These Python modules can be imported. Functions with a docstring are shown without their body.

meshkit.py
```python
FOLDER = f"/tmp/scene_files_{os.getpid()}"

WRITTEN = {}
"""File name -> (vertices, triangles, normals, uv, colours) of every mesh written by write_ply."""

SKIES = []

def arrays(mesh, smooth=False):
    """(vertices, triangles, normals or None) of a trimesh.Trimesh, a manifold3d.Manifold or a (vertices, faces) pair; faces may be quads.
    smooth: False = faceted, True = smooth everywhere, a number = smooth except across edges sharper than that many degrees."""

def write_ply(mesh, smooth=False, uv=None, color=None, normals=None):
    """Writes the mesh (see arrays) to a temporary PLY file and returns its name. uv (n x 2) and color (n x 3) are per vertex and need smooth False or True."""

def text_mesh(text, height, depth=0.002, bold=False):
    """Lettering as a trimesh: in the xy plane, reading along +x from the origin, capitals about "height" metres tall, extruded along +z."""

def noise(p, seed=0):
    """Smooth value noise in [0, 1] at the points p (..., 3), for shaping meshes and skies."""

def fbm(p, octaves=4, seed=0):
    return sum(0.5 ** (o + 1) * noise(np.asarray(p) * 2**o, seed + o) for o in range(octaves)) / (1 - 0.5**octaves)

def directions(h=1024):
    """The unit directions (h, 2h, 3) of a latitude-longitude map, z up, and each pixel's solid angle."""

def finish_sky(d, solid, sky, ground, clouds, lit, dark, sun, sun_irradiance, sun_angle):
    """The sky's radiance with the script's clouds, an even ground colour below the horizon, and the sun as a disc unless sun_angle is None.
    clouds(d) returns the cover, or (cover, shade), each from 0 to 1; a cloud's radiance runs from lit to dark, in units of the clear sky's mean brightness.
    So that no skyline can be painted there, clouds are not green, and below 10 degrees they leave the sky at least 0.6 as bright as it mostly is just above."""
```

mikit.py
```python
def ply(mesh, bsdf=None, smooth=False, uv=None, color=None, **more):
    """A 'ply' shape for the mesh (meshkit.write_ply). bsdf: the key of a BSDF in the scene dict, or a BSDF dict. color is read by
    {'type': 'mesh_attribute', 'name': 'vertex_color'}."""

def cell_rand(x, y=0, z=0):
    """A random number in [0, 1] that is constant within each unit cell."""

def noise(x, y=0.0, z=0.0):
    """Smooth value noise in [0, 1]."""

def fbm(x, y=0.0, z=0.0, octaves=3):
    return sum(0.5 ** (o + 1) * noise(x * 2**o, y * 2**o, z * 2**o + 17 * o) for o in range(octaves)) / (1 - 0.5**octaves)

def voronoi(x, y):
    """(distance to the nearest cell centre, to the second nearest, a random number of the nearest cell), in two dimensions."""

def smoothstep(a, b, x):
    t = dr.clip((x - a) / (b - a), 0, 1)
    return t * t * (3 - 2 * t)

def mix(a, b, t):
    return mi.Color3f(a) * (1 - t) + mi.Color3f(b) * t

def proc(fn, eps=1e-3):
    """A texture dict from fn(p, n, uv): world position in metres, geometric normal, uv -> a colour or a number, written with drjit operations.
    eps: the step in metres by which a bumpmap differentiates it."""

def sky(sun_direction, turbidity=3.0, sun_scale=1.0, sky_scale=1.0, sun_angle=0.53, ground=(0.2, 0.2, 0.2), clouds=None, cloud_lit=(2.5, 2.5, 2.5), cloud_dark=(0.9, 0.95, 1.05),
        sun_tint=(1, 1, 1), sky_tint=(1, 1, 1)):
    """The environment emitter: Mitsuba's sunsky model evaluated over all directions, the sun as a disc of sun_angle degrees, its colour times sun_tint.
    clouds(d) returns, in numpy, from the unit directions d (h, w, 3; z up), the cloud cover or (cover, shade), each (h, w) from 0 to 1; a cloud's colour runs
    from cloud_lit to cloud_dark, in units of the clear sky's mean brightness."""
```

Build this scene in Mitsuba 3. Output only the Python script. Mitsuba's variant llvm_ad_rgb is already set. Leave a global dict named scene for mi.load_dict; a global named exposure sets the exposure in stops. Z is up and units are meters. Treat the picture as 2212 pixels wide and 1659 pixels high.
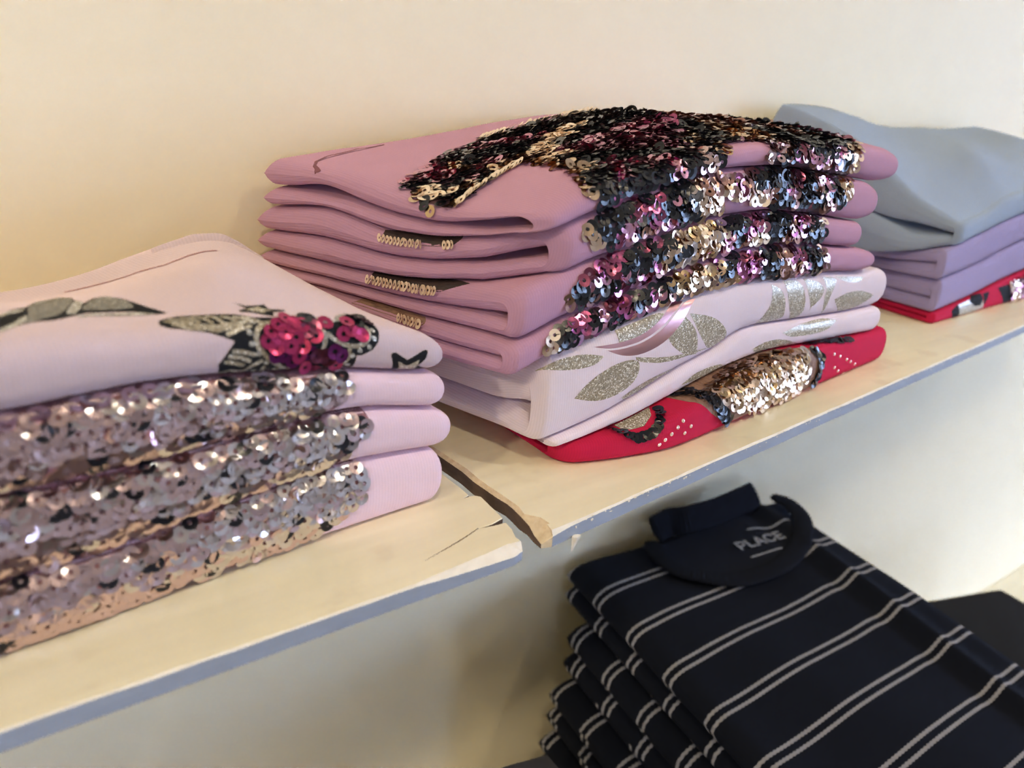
import math
import numpy as np
import trimesh
import drjit as dr
import mitsuba as mi
import mikit
import meshkit
from scipy.interpolate import RBFInterpolator, PchipInterpolator
from scipy.spatial import Delaunay, cKDTree
from shapely.geometry import Polygon, Point, LineString
from shapely import contains_xy
from shapely.ops import unary_union

T = mi.ScalarTransform4f
rng = np.random.default_rng(7)
scene, labels = {}, {}

# ------------------------------------------------------------------ camera
EYE = np.array([0.0, 0.0, 0.22])
FWD = np.array([0.56198669, 0.72819649, -0.39230197])
UPV = np.array([0.17021818, 0.36231623, 0.91638022])
RGT = np.array([0.80944223, -0.58177042, 0.07966462])
scene['camera'] = {'type': 'thinlens', 'fov': 63.71, 'fov_axis': 'x', 'aperture_radius': 0.0019, 'focus_distance': 0.47,
                   'near_clip': 0.01, 'far_clip': 100.0,
                   'to_world': T().look_at(origin=EYE.tolist(), target=(EYE + FWD).tolist(), up=UPV.tolist())}

# ------------------------------------------------------------------ daylight and exposure
exposure = 0.08
scene['sky'] = mikit.sky((-0.5, 0.35, 0.8), turbidity=3.0, sun_scale=0.0, sky_scale=84.0, ground=(0.25, 0.25, 0.25),
                         clouds=lambda d: np.full(d.shape[:2], 0.8), cloud_lit=(0.765, 0.985, 1.5), cloud_dark=(0.7, 0.9, 1.4), sky_tint=(0.98, 1.2, 1.67))
WALL = 0.5                                                            # the wall behind the shelf
BACK = 0.495

# ------------------------------------------------------------------ materials
def rgb(*c):
    return {'type': 'rgb', 'value': list(c)}
def mat(key, d):
    scene[key] = d
    return key
def paint(base, seed, rough=0.55, grain=0.03):
    def fn(p, n, uv):
        a = mikit.fbm(p.x * 9 + seed, p.y * 9, p.z * 9, 3)
        return mi.Color3f(base) * (1 - grain + 2 * grain * a)
    return {'type': 'principled', 'base_color': mikit.proc(fn), 'roughness': rough, 'specular': 0.3}

mat('m_wall', paint((0.87, 0.79, 0.575), 1.0, 0.6, 0.02))
mat('m_shop', paint((0.50, 0.45, 0.39), 3.0, 0.6, 0.03))
mat('m_ceiling', paint((0.85, 0.83, 0.79), 2.0, 0.7, 0.01))
def floor_fn(p, n, uv):
    row = dr.floor(p.y / 0.12)
    cell = mikit.cell_rand(row, dr.floor(p.x / 0.9 + mikit.cell_rand(row, 3, 1)), 2)
    g = mikit.fbm(p.x * 4, p.y * 60, cell * 9, 3)
    return mikit.mix((0.045, 0.03, 0.02), (0.10, 0.065, 0.04), 0.6 * g + 0.4 * cell)
mat('m_floor', {'type': 'principled', 'base_color': mikit.proc(floor_fn), 'roughness': 0.4})
def shelf_fn(p, n, uv):
    g = mikit.fbm(p.x * 14, p.y * 160, p.z * 100, 3)
    d = mikit.smoothstep(0.62, 0.85, mikit.fbm(p.x * 40 + 5, p.y * 55, 1.0, 4))
    c = mikit.mix((0.72, 0.655, 0.46), (0.80, 0.735, 0.53), g)
    return mikit.mix(c, (0.60, 0.50, 0.34), 0.35 * d)
mat('m_shelf', {'type': 'principled', 'base_color': mikit.proc(shelf_fn), 'roughness': 0.42, 'specular': 0.45})
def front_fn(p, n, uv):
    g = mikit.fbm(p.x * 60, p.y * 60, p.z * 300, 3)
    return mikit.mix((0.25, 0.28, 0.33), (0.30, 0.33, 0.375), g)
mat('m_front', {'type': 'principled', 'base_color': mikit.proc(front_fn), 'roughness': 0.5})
def raw_fn(p, n, uv):
    g = mikit.fbm(p.x * 200, p.y * 200, p.z * 400, 3)
    return mikit.mix((0.64, 0.58, 0.47), (0.78, 0.72, 0.61), g)
mat('m_bare', {'type': 'principled', 'base_color': mikit.proc(raw_fn), 'roughness': 0.7})
def end_fn(p, n, uv):
    g = mikit.fbm(p.y * 120, p.z * 260, p.x * 100, 4)
    return mikit.mix((0.035, 0.02, 0.012), (0.13, 0.08, 0.05), g)
mat('m_end', {'type': 'principled', 'base_color': mikit.proc(end_fn), 'roughness': 0.85})
def chip_fn(p, n, uv):
    g = mikit.fbm(p.x * 420, p.y * 420, p.z * 420, 3)
    return mikit.mix((0.50, 0.38, 0.22), (0.72, 0.60, 0.42), g)
mat('m_chip', {'type': 'principled', 'base_color': mikit.proc(chip_fn), 'roughness': 0.9})
mat('m_lamp', {'type': 'principled', 'base_color': rgb(0.9, 0.9, 0.88), 'roughness': 0.4})

def cloth(key, base, other=None, pitch=0.0016, depth=0.00024, sheen=0.35, fn=None):
    """Knitted cotton: fine wales along the cloth, a faint mottle, a little fuzz."""
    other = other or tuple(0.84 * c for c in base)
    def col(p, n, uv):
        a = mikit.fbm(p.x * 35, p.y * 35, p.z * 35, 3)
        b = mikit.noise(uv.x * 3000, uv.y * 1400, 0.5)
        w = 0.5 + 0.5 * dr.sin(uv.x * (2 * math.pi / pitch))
        c = mikit.mix(other, base, 0.35 * a + 0.25 * b + 0.4 * w)  # w darkens the grooves: shade between the wales put into the colour
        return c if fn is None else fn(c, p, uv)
    def knit(p, n, uv):
        w = 0.5 + 0.5 * dr.sin(uv.x * (2 * math.pi / pitch))
        return depth * (w * 0.8 + 0.5 * mikit.noise(uv.x * 2200, uv.y * 900, 0.0))
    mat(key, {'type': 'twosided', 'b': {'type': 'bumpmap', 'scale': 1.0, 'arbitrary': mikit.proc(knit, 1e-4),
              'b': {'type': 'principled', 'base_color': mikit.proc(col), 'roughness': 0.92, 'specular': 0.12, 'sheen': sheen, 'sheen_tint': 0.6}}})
    return key
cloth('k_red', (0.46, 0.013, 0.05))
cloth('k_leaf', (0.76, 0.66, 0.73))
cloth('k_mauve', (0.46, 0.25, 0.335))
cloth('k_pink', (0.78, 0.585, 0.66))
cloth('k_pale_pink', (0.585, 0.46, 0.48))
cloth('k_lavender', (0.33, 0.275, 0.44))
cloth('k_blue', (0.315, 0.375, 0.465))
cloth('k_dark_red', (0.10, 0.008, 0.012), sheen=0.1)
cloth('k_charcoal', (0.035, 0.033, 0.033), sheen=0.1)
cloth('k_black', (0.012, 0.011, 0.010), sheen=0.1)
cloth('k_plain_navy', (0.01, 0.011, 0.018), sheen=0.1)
def stripes(c, p, uv):
    # double grey lines knitted into the cloth every 52 mm, running from side to side
    layer = (mikit.cell_rand(dr.floor(p.z / 0.0262), 1.0, 5.0) - 0.5) * 0.03 * mikit.smoothstep(-0.262, -0.268, p.z)
    q = (p.y - 0.175 + layer) / 0.052
    f = (q - dr.floor(q + 0.5)) * 0.052
    zig = 0.0003 * dr.sin(p.x * 2 * math.pi / 0.0042)
    d = dr.minimum(dr.abs(f - 0.0042 + zig), dr.abs(f + 0.0042 + zig))
    return mikit.mix(c, (0.22, 0.21, 0.22), 1 - mikit.smoothstep(0.0011, 0.0019, d))
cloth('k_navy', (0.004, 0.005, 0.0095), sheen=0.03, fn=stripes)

# ------------------------------------------------------------------ helpers that write scene entries
def add(key, mesh, bsdf, smooth=True, uv=None, **more):
    scene[key] = mikit.ply(mesh, bsdf, smooth, uv=uv, **more)
    return key
def tag(key, label=None, category=None, group=None, kind=None):
    e = labels.setdefault(key, {})
    for k, v in (('label', label), ('category', category), ('group', group), ('kind', kind)):
        if v:
            e[k] = v
def box(x0, x1, y0, y1, z0, z1):
    return trimesh.creation.box(bounds=[[x0, y0, z0], [x1, y1, z1]])
def struct(key, mesh, bsdf, label, smooth=False):
    add(key, mesh, bsdf, smooth)
    tag(key, label, None, None, 'structure')

# ------------------------------------------------------------------ the room
X0, X1, Y0, Z0, Z1 = -2.6, 3.8, -3.4, -1.15, 1.45
struct('floor', box(X0 - 0.1, X1 + 0.1, Y0 - 0.1, WALL + 0.1, Z0 - 0.1, Z0), 'm_floor', 'brown plank floor of the shop')
struct('ceiling', box(X0 - 0.1, X1 + 0.1, Y0 - 0.1, WALL + 0.1, Z1, Z1 + 0.1), 'm_ceiling', 'white ceiling of the shop')
struct('wall_back', box(X0, X1, WALL, WALL + 0.1, Z0, Z1), 'm_wall', 'cream painted wall behind the shelves')
struct('wall_left', box(X0 - 0.1, X0, Y0, WALL, Z0, Z1), 'm_wall', 'cream side wall on the left')
def opening(axis, at, lo, hi, w0, w1, z0, z1):
    """A wall slab (axis 0: across x, 1: across y) from lo to hi with a window hole w0..w1, z0..z1."""
    parts = [(lo, w0, Z0, Z1), (w1, hi, Z0, Z1), (w0, w1, Z0, z0), (w0, w1, z1, Z1)]
    return trimesh.util.concatenate([box(at, at + 0.1, p, q, r, t) if axis == 0 else box(p, q, at, at + 0.1, r, t) for p, q, r, t in parts])
def window(key, axis, at, w0, w1, z0, z1, n, label):
    bars = [(w0, w1, z0, z0 + 0.05), (w0, w1, z1 - 0.05, z1)]
    for k in range(n + 1):
        c = min(max(w0 + (w1 - w0) * k / n, w0 + 0.025), w1 - 0.025)
        bars.append((c - 0.025, c + 0.025, z0 + 0.05, z1 - 0.05))
    struct(key, trimesh.util.concatenate([box(at + 0.02, at + 0.08, p, q, r, t) if axis == 0 else box(p, q, at + 0.02, at + 0.08, r, t) for p, q, r, t in bars]), 'm_lamp', label)
WIN_R, WIN_F = (-2.4, -0.5, -0.55, 1.2), (-1.7, -1.0, -0.45, 1.15)
struct('wall_right', opening(0, X1, Y0, WALL, *WIN_R), 'm_wall', 'side wall on the right with a window')
struct('wall_front', opening(1, Y0 - 0.1, X0, X1, *WIN_F), 'm_shop', 'front wall of the shop with a window')
window('window_1', 0, X1, *WIN_R, 2, 'white frame of the side window')
window('window_2', 1, Y0 - 0.1, *WIN_F, 1, 'white frame of the front window')

# ceiling lamps: a white ring with a warm glowing disc
LAMP = (1.0, 0.84, 0.58)
LAMP_PLACE = ('nearest the wall with no window', 'above the pink pile', 'above the blue and lavender pile', 'nearest the side window')
def lamp(i, x, y, power):
    key = 'ceiling_lamp' + ('' if i == 0 else '_%03d' % i)
    prof = np.array([[0.075, 0.0], [0.1, 0.0], [0.1, -0.03], [0.09, -0.036], [0.08, -0.03], [0.075, 0.0]])
    m = trimesh.creation.revolve(prof, sections=40)
    m.apply_translation([x, y, Z1 - 0.001])
    add(key + '__ring', m, 'm_lamp', 40)
    d = trimesh.creation.cylinder(0.072, 0.012, sections=40)
    d.apply_translation([x, y, Z1 - 0.012])
    add(key + '__diffuser', d, 'm_lamp', False, emitter={'type': 'area', 'radiance': rgb(*[power * c for c in LAMP])})
    tag(key, 'round warm ceiling lamp ' + LAMP_PLACE[i], 'ceiling lamp', 'ceiling lamps of the shop')
for i, (x, y, p) in enumerate([(-1.7, -0.6, 550), (-0.35, -0.60, 185), (0.9, -0.6, 130), (2.4, -0.7, 170)]):
    lamp(i, x, y, p)

# ------------------------------------------------------------------ frames of the three piles on the shelf, in millimetres
def frame(a, e):
    e = np.array(e) / np.hypot(*e)
    return np.array(a), e, np.array([-e[1], e[0]])

FC = frame((0.2722, 0.3004), (0.9988, 0.0482))
FL = frame((0.0004, 0.2829), (0.9963, 0.0854))
FR = frame((0.7569, 0.3514), (0.9993, 0.0366))
FN = frame((0.0, 0.0), (1.0, 0.0))

def wrinkle(s, t, seed, amp, size=30.0):
    q = np.stack([s / size, t / (1.6 * size), np.zeros_like(s) + seed * 3.7], -1)
    return 1.35 * amp * (meshkit.fbm(q, 3, seed) - 0.5) * 2

def surface(pts, seed=0, amp=0.9, smoothing=2.0):
    p = np.array(pts, float)
    f = RBFInterpolator(p[:, :2], p[:, 2], kernel='thin_plate_spline', smoothing=smoothing)
    def g(s, t):
        sh = np.shape(s)
        q = np.stack([np.ravel(s), np.ravel(t)], -1)
        z = f(q).reshape(sh)
        return z + wrinkle(np.asarray(s, float), np.asarray(t, float), seed, amp)
    return g

def above(lower, upper, gap):
    return lambda s, t: np.maximum(upper(s, t), lower(s, t) + gap)

def flat(z):
    return lambda s, t: np.zeros_like(np.asarray(s, float)) + z

GARMENTS = {}

def fold(name, fr, front, C, D, low, high, split=0.47, bulge=9.0, r_left=9.0, r_right=26.0, gap=0.5, caves=(), nose=0.5, corner=10.0, corner_l=4.0,
         n_u=110, n_t=30, n_arc=22, wall_t=6.5, left=None, seed=0):
    """A garment folded over at its front edge: a sheet of two layers that meet in a rounded fold, open to the sides and the back."""
    front = np.array(front, float)
    uu = np.linspace(0, 1, len(front))
    acc = np.r_[0, np.cumsum(np.hypot(*np.diff(front, axis=0).T))]
    width = acc[-1]
    fs, ft = PchipInterpolator(acc / width, front[:, 0]), PchipInterpolator(acc / width, front[:, 1])
    u = np.linspace(0, 1, n_u)
    k = 0.75
    u = (1 - k) * u + k * (u - np.sin(2 * np.pi * u) / (2 * np.pi))          # denser at both ends
    C, D = np.array(C, float), np.array(D, float)
    F_ = np.stack([fs(u), ft(u)], -1)
    B_ = C + (D - C) * u[:, None]
    L = np.hypot(*(B_ - F_).T)
    x_r, x_l = (1 - u) * width, u * width
    ell = lambda x, r, p=2.0: np.where(x < r, (1 - np.clip((r - x) / r, 0, 1) ** p) ** (1 / p), 1.0)
    e_r = ell(x_r, r_right, 2.2)
    e_l = ell(x_l, r_left, 2.2)
    d0 = corner * (1 - ell(x_r, max(corner, 1e-3))) + corner_l * (1 - ell(x_l, max(corner_l, 1e-3)))
    lin = np.linspace(0, 1, n_t)
    lin = np.r_[lin[:-1] ** 1.6 * 0.965, 0.975, 0.982, 0.988, 0.993, 0.9965, 0.999, 1.0]
    n_t = len(lin)
    th = np.linspace(np.pi / 2, -np.pi / 2, n_arc + 2)[1:-1]
    b = bulge
    d_top = b + (L[:, None] - b) * lin[None, ::-1]
    d_arc = b * (1 - np.cos(th) ** 0.8)[None] + 0 * u[:, None]
    d_arc_in = b - (b - wall_t) * np.cos(th)[None] + 0 * u[:, None]
    d_bot = b + (L[:, None] - b) * lin[None]
    def place(d):
        dd = d + d0[:, None] * np.clip(1 - d / L[:, None], 0, 1) ** 2
        w = dd / L[:, None]
        p = F_[:, None, :] * (1 - w[..., None]) + B_[:, None, :] * w[..., None]
        if left is not None:                                             # a left edge that is not straight
            t_l = np.array(left, float)
            t0 = F_[0, 1] * (1 - w) + C[1] * w
            s0 = F_[0, 0] * (1 - w) + C[0] * w
            ds = np.interp(t0, t_l[:, 0], t_l[:, 1]) - s0
            p[..., 0] = p[..., 0] + ds * ((1 - u) ** 3)[:, None]
        return p[..., 0], p[..., 1]
    def levels(d):
        s, t = place(d)
        z0, z1 = low(s, t) + 0.45, high(s, t) - 0.45
        z1 = np.maximum(z1, z0 + 3.0)
        zn = z0 + (z1 - z0) * nose
        e = e_r[:, None]
        z0, z1 = zn + (z0 - zn) * e, zn + (z1 - zn) * e
        g = np.zeros_like(s) + gap
        for (cs, ct, rs, rt, h) in caves:
            g = g + h * np.exp(-((s - cs) / rs) ** 2 - ((t - ct) / rt) ** 2)
        g = np.minimum(g * e, (z1 - z0) * 0.6)
        zm = z0 + (z1 - z0) * split
        return s, t, z0, z1, zm + g / 2, zm - g / 2
    st, tt, z0, z1, gu, gl = levels(d_top)
    top_o, top_i = np.stack([st, tt, z1], -1), np.stack([st, tt, gu], -1)
    sb, tb, z0b, z1b, gub, glb = levels(d_bot)
    bot_o, bot_i = np.stack([sb, tb, z0b], -1), np.stack([sb, tb, glb], -1)
    zt, zb, gt, gb = z1[:, -1:], z0b[:, :1], gu[:, -1:], glb[:, :1]
    s_a, t_a = place(d_arc)
    s_i, t_i = place(d_arc_in)
    sn = np.sign(np.sin(th)) * np.abs(np.sin(th)) ** 0.8
    arc_o = np.stack([s_a, t_a, (zt + zb) / 2 + (zt - zb) / 2 * sn[None]], -1)
    arc_i = np.stack([s_i, t_i, (gt + gb) / 2 + (gt - gb) / 2 * np.sin(th)[None]], -1)
    O = np.concatenate([top_o, arc_o, bot_o], 1)
    I = np.concatenate([top_i, arc_i, bot_i], 1)
    mid, half = (O + I) / 2, (O - I) / 2
    # the sides of each layer are rolls, the layers not quite flush
    push = np.zeros(O.shape[1])
    back_d = np.concatenate([(L[:, None] - d_top), np.full(d_arc.shape, 99.0), (L[:, None] - d_bot)], 1)
    e_b = ell(back_d, 6.5)
    O, I = mid + half * (e_l[:, None] * e_b)[..., None], mid - half * (e_l[:, None] * e_b)[..., None]
    wob = (meshkit.fbm(np.stack([np.linspace(0, 7, O.shape[1]), np.zeros(O.shape[1]) + seed * 1.3, np.zeros(O.shape[1])], -1), 2, seed) - 0.5) * 3
    sh = wob[None] * np.exp(-x_l[:, None] / 25.0)
    O[..., 0] += sh
    I[..., 0] += sh
    a0, e1, e2 = fr
    def world(P):
        return np.concatenate([a0 + P[..., :1] * e1 / 1000 + P[..., 1:2] * e2 / 1000, P[..., 2:] / 1000], -1)
    O, I = world(O), world(I)
    O[..., 1] = np.minimum(O[..., 1], BACK)
    I[..., 1] = np.minimum(I[..., 1], BACK - 0.0004)
    nj = O.shape[1]
    ring = np.concatenate([O, I[:, ::-1]], 1)
    n = ring.shape[1]
    v = ring.reshape(-1, 3)
    i, j = np.meshgrid(np.arange(n_u - 1), np.arange(n), indexing='ij')
    q = np.stack([i * n + j, i * n + (j + 1) % n, (i + 1) * n + (j + 1) % n, (i + 1) * n + j], -1).reshape(-1, 4)
    f = np.vstack([q[:, [0, 2, 1]], q[:, [0, 3, 2]]])
    # print coordinates on the outside: mm along the width, mm along the cloth from the crest of the fold (minus = over the top, to the back)
    seg = np.linalg.norm(np.diff(O, axis=1), axis=2) * 1000
    arc = np.concatenate([np.zeros((n_u, 1)), np.cumsum(seg, 1)], 1)
    arc = arc - arc[:, n_t - 1 + n_arc // 2][:, None]
    su = np.repeat((u * width)[:, None], nj, 1)
    uv_o = np.stack([su, arc], -1)
    def across(P):
        d = np.linalg.norm(np.diff(P, axis=0), axis=2) * 1000
        c = np.concatenate([np.zeros((1, P.shape[1])), np.cumsum(d, 0)])
        return c - c[n_u // 2][None]
    uv_s = np.stack([across(O), arc], -1)
    uv_i = np.stack([across(I), arc], -1)[:, ::-1]
    uv = np.concatenate([uv_s, uv_i], 1).reshape(-1, 2) / 1000
    nv = np.cross(np.gradient(O, axis=0), np.gradient(O, axis=1))
    nv /= np.maximum(np.linalg.norm(nv, axis=-1, keepdims=True), 1e-12)
    mesh = trimesh.Trimesh(v, f, process=False)
    if mesh.volume < 0:
        mesh.invert()
    if (nv[n_u // 2, n_t // 2, 2]) < 0:
        nv = -nv
    GARMENTS[name] = dict(O=O, N=nv, uv=uv_o, mesh=mesh, vuv=uv, u=u * width)
    return mesh, uv

S = {}
# --- the middle pile: red, two with leaves, four mauve
S['c0'] = flat(0.0)
S['c1'] = surface([(-8, 0, 13), (38, 0, 17), (74, -5, 23), (132, -6, 33), (167, 0, 36), (258, 0, 32), (340, 0, 28), (0, 130, 10), (0, 190, 8), (150, 150, 22), (330, 150, 22), (330, 60, 28)], 1)
S['c2'] = above(S['c1'], surface([(-20, 0, 17.5), (36, 0, 27), (91, 0, 43), (121, 0, 48), (140, 0, 55), (192, 0, 55), (297, 0, 49), (-20, 130, 18), (150, 150, 40), (330, 150, 42), (330, 40, 48)], 2), 5)
S['c3'] = above(S['c2'], surface([(-42, 0, 60), (-19, 0, 68), (32, 0, 78), (94, 0, 88), (177, 0, 89), (299, 0, 80), (-60, 67, 55), (-78, 150, 50), (150, 150, 75), (320, 150, 70)], 3), 8)
S['c4'] = above(S['c3'], surface([(-38, 0, 80), (-8, 0, 89), (31, 0, 96), (74, 0, 104), (145, 0, 111), (211, 0, 107), (280, 0, 98), (-56, 67, 76), (-73, 127, 74), (-85, 180, 70), (150, 150, 95), (280, 150, 90)], 4), 7)
S['c5'] = above(S['c4'], surface([(-35, 0, 109), (12, 0, 119), (42, 0, 125), (87, 0, 131), (144, 0, 133), (207, 0, 127), (270, 0, 118), (-59, 77, 93), (-73, 129, 88), (-91, 190, 84), (150, 150, 118), (280, 150, 112)], 5), 7)
S['c6'] = above(S['c5'], surface([(-37, 0, 133), (4, 0, 143), (34, 0, 150), (72, 0, 157), (134, 0, 160), (213, 0, 153), (285, 0, 143), (-55, 62, 119), (-64, 94, 117), (-75, 134, 120), (-87, 180, 112), (150, 150, 145), (290, 150, 140)], 6), 7)
S['c7'] = above(S['c6'], surface([(-24, 10, 147), (0, 20, 158), (40, 15, 163), (89, 14, 170), (152, 14, 174), (229, 14, 172), (290, 10, 168), (-84, 165, 141), (-70, 100, 141), (-45, 60, 141), (-22, 150, 150), (28, 150, 157), (103, 150, 171), (103, 80, 178), (170, 80, 179), (161, 150, 172), (270, 90, 172), (270, 150, 165)], 7), 8)
# --- the left pile: three with all-over spangles, one printed
S['l0'] = flat(0.0)
S['l1'] = surface([(-80, 0, 30), (4, 0, 30), (49, 0, 30), (104, 0, 36), (134, 0, 37), (151, 0, 36), (188, 0, 31), (-80, 130, 28), (60, 130, 28), (185, 130, 26)], 11, 0.7)
S['l2'] = above(S['l1'], surface([(-80, 0, 64), (9, 0, 64), (55, 0, 62), (105, 0, 64), (130, 0, 64), (151, 0, 62), (195, 0, 51), (-80, 130, 58), (60, 130, 58), (185, 130, 46)], 12, 0.7), 8)
S['l3'] = above(S['l2'], surface([(-80, 0, 93), (13, 0, 92), (65, 0, 93), (84, 0, 90), (138, 0, 83), (168, 0, 76), (195, 0, 71), (-80, 130, 85), (60, 130, 84), (185, 130, 66)], 13, 0.7), 8)
S['l4'] = above(S['l3'], surface([(-80, 15, 118), (17, 15, 117), (58, 15, 113.5), (88, 15, 113), (151, 15, 102), (185, 10, 90), (30, 110, 96), (82, 110, 101), (115, 110, 113), (138, 110, 113), (157, 110, 101), (181, 110, 85), (-80, 110, 108), (17, 60, 112), (110, 60, 117), (160, 60, 99), (185, 60, 86), (115, 135, 110), (30, 135, 93)], 14, 0.9), 8)
# --- the right pile: red, two lavender, one pale blue
S['r0'] = flat(0.0)
S['r1'] = surface([(-4, 0, 11), (61, 0, 17), (177, 0, 32), (300, 0, 34), (0, 110, 10), (250, 110, 28)], 21, 0.6)
S['r2'] = above(S['r1'], surface([(-15, 0, 43), (68, 0, 52), (152, 0, 66), (300, 0, 70), (0, 70, 40), (-10, 110, 38), (250, 110, 60)], 22, 0.6), 6)
S['r3'] = above(S['r2'], surface([(-35, 0, 70), (31, 0, 80), (131, 0, 95), (300, 0, 98), (0, 70, 58), (-30, 110, 60), (250, 110, 90)], 23, 0.6), 6)
S['r4'] = above(S['r3'], surface([(6, 5, 95), (62, 5, 104), (116, 5, 116), (300, 5, 125), (-19, 32, 112), (84, 40, 148), (200, 60, 160), (-60, 70, 150), (84, 80, 156), (178, 80, 156), (-100, 100, 166), (-40, 110, 172), (60, 110, 160), (280, 110, 158)], 24, 1.2), 6)

MAUVE_L = (-90, 195)
fold('spangled_red_tee', FC, [(0, 0), (40, -14), (75, -20), (140, -16), (240, -8), (354, 0)], (0, 180), (350, 165), S['c0'], S['c1'], bulge=8, r_left=5, r_right=12, corner=14, corner_l=10, nose=0.35, caves=[(0, 15, 14, 14, 4)])
fold('leaf_tee', FC, [(-9, 0), (60, -2), (160, 0), (331, 0)], (-14, 180), (330, 165), S['c1'], S['c2'], bulge=7, r_left=5, r_right=14, seed=1)
fold('leaf_tee_001', FC, [(-19, 0), (60, -3), (160, 0), (331, 2)], (-62, 180), (330, 165), S['c2'], S['c3'], bulge=9, r_left=9, r_right=16, seed=2, split=0.32, wall_t=8, caves=[(-19, 12, 16, 14, 9)])
fold('mauve_tee', FC, [(-42, 0), (60, 0), (160, 0), (299, 0)], MAUVE_L, (290, 165), S['c3'], S['c4'], r_left=7, r_right=28, seed=3, split=0.5)
fold('mauve_tee_001', FC, [(-40, 0), (60, 0), (160, 0), (271, 0)], MAUVE_L, (270, 165), S['c4'], S['c5'], r_left=8, r_right=12, seed=4, split=0.42, caves=[(-38, 12, 25, 14, 2)])
fold('mauve_tee_002', FC, [(-14, 0), (60, 0), (160, 0), (282, 0)], MAUVE_L, (275, 165), S['c5'], S['c6'], left=[(0, -14), (30, -44), (62, -55), (94, -64), (134, -75), (195, -90)], r_left=8, r_right=26, seed=5, split=0.45, caves=[(-10, 22, 28, 24, 6)])
fold('mauve_tee_003', FC, [(-28, 0), (60, 0), (160, 0), (298, 0)], (-86, 190), (285, 165), S['c6'], S['c7'], left=[(0, -28), (26, -45), (50, -53), (94, -64), (155, -80), (190, -87)], r_left=9, r_right=34, bulge=11, seed=6, split=0.40, caves=[(-22, 22, 30, 22, 7), (-75, 140, 30, 25, 5)])
fold('spangled_pink_tee', FL, [(-90, 0), (0, 0), (100, 2), (197, 0)], (-90, 140), (186, 140), S['l0'], S['l1'], bulge=9, r_right=10, corner=8, seed=11)
fold('spangled_pink_tee_001', FL, [(-90, 0), (0, 0), (100, 0), (204, 0)], (-90, 140), (190, 140), S['l1'], S['l2'], bulge=10, r_right=20, corner=14, seed=12)
fold('spangled_pink_tee_002', FL, [(-90, 0), (0, 0), (100, 0), (199, 0)], (-90, 140), (186, 140), S['l2'], S['l3'], bulge=10, r_right=20, corner=14, seed=13)
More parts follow.
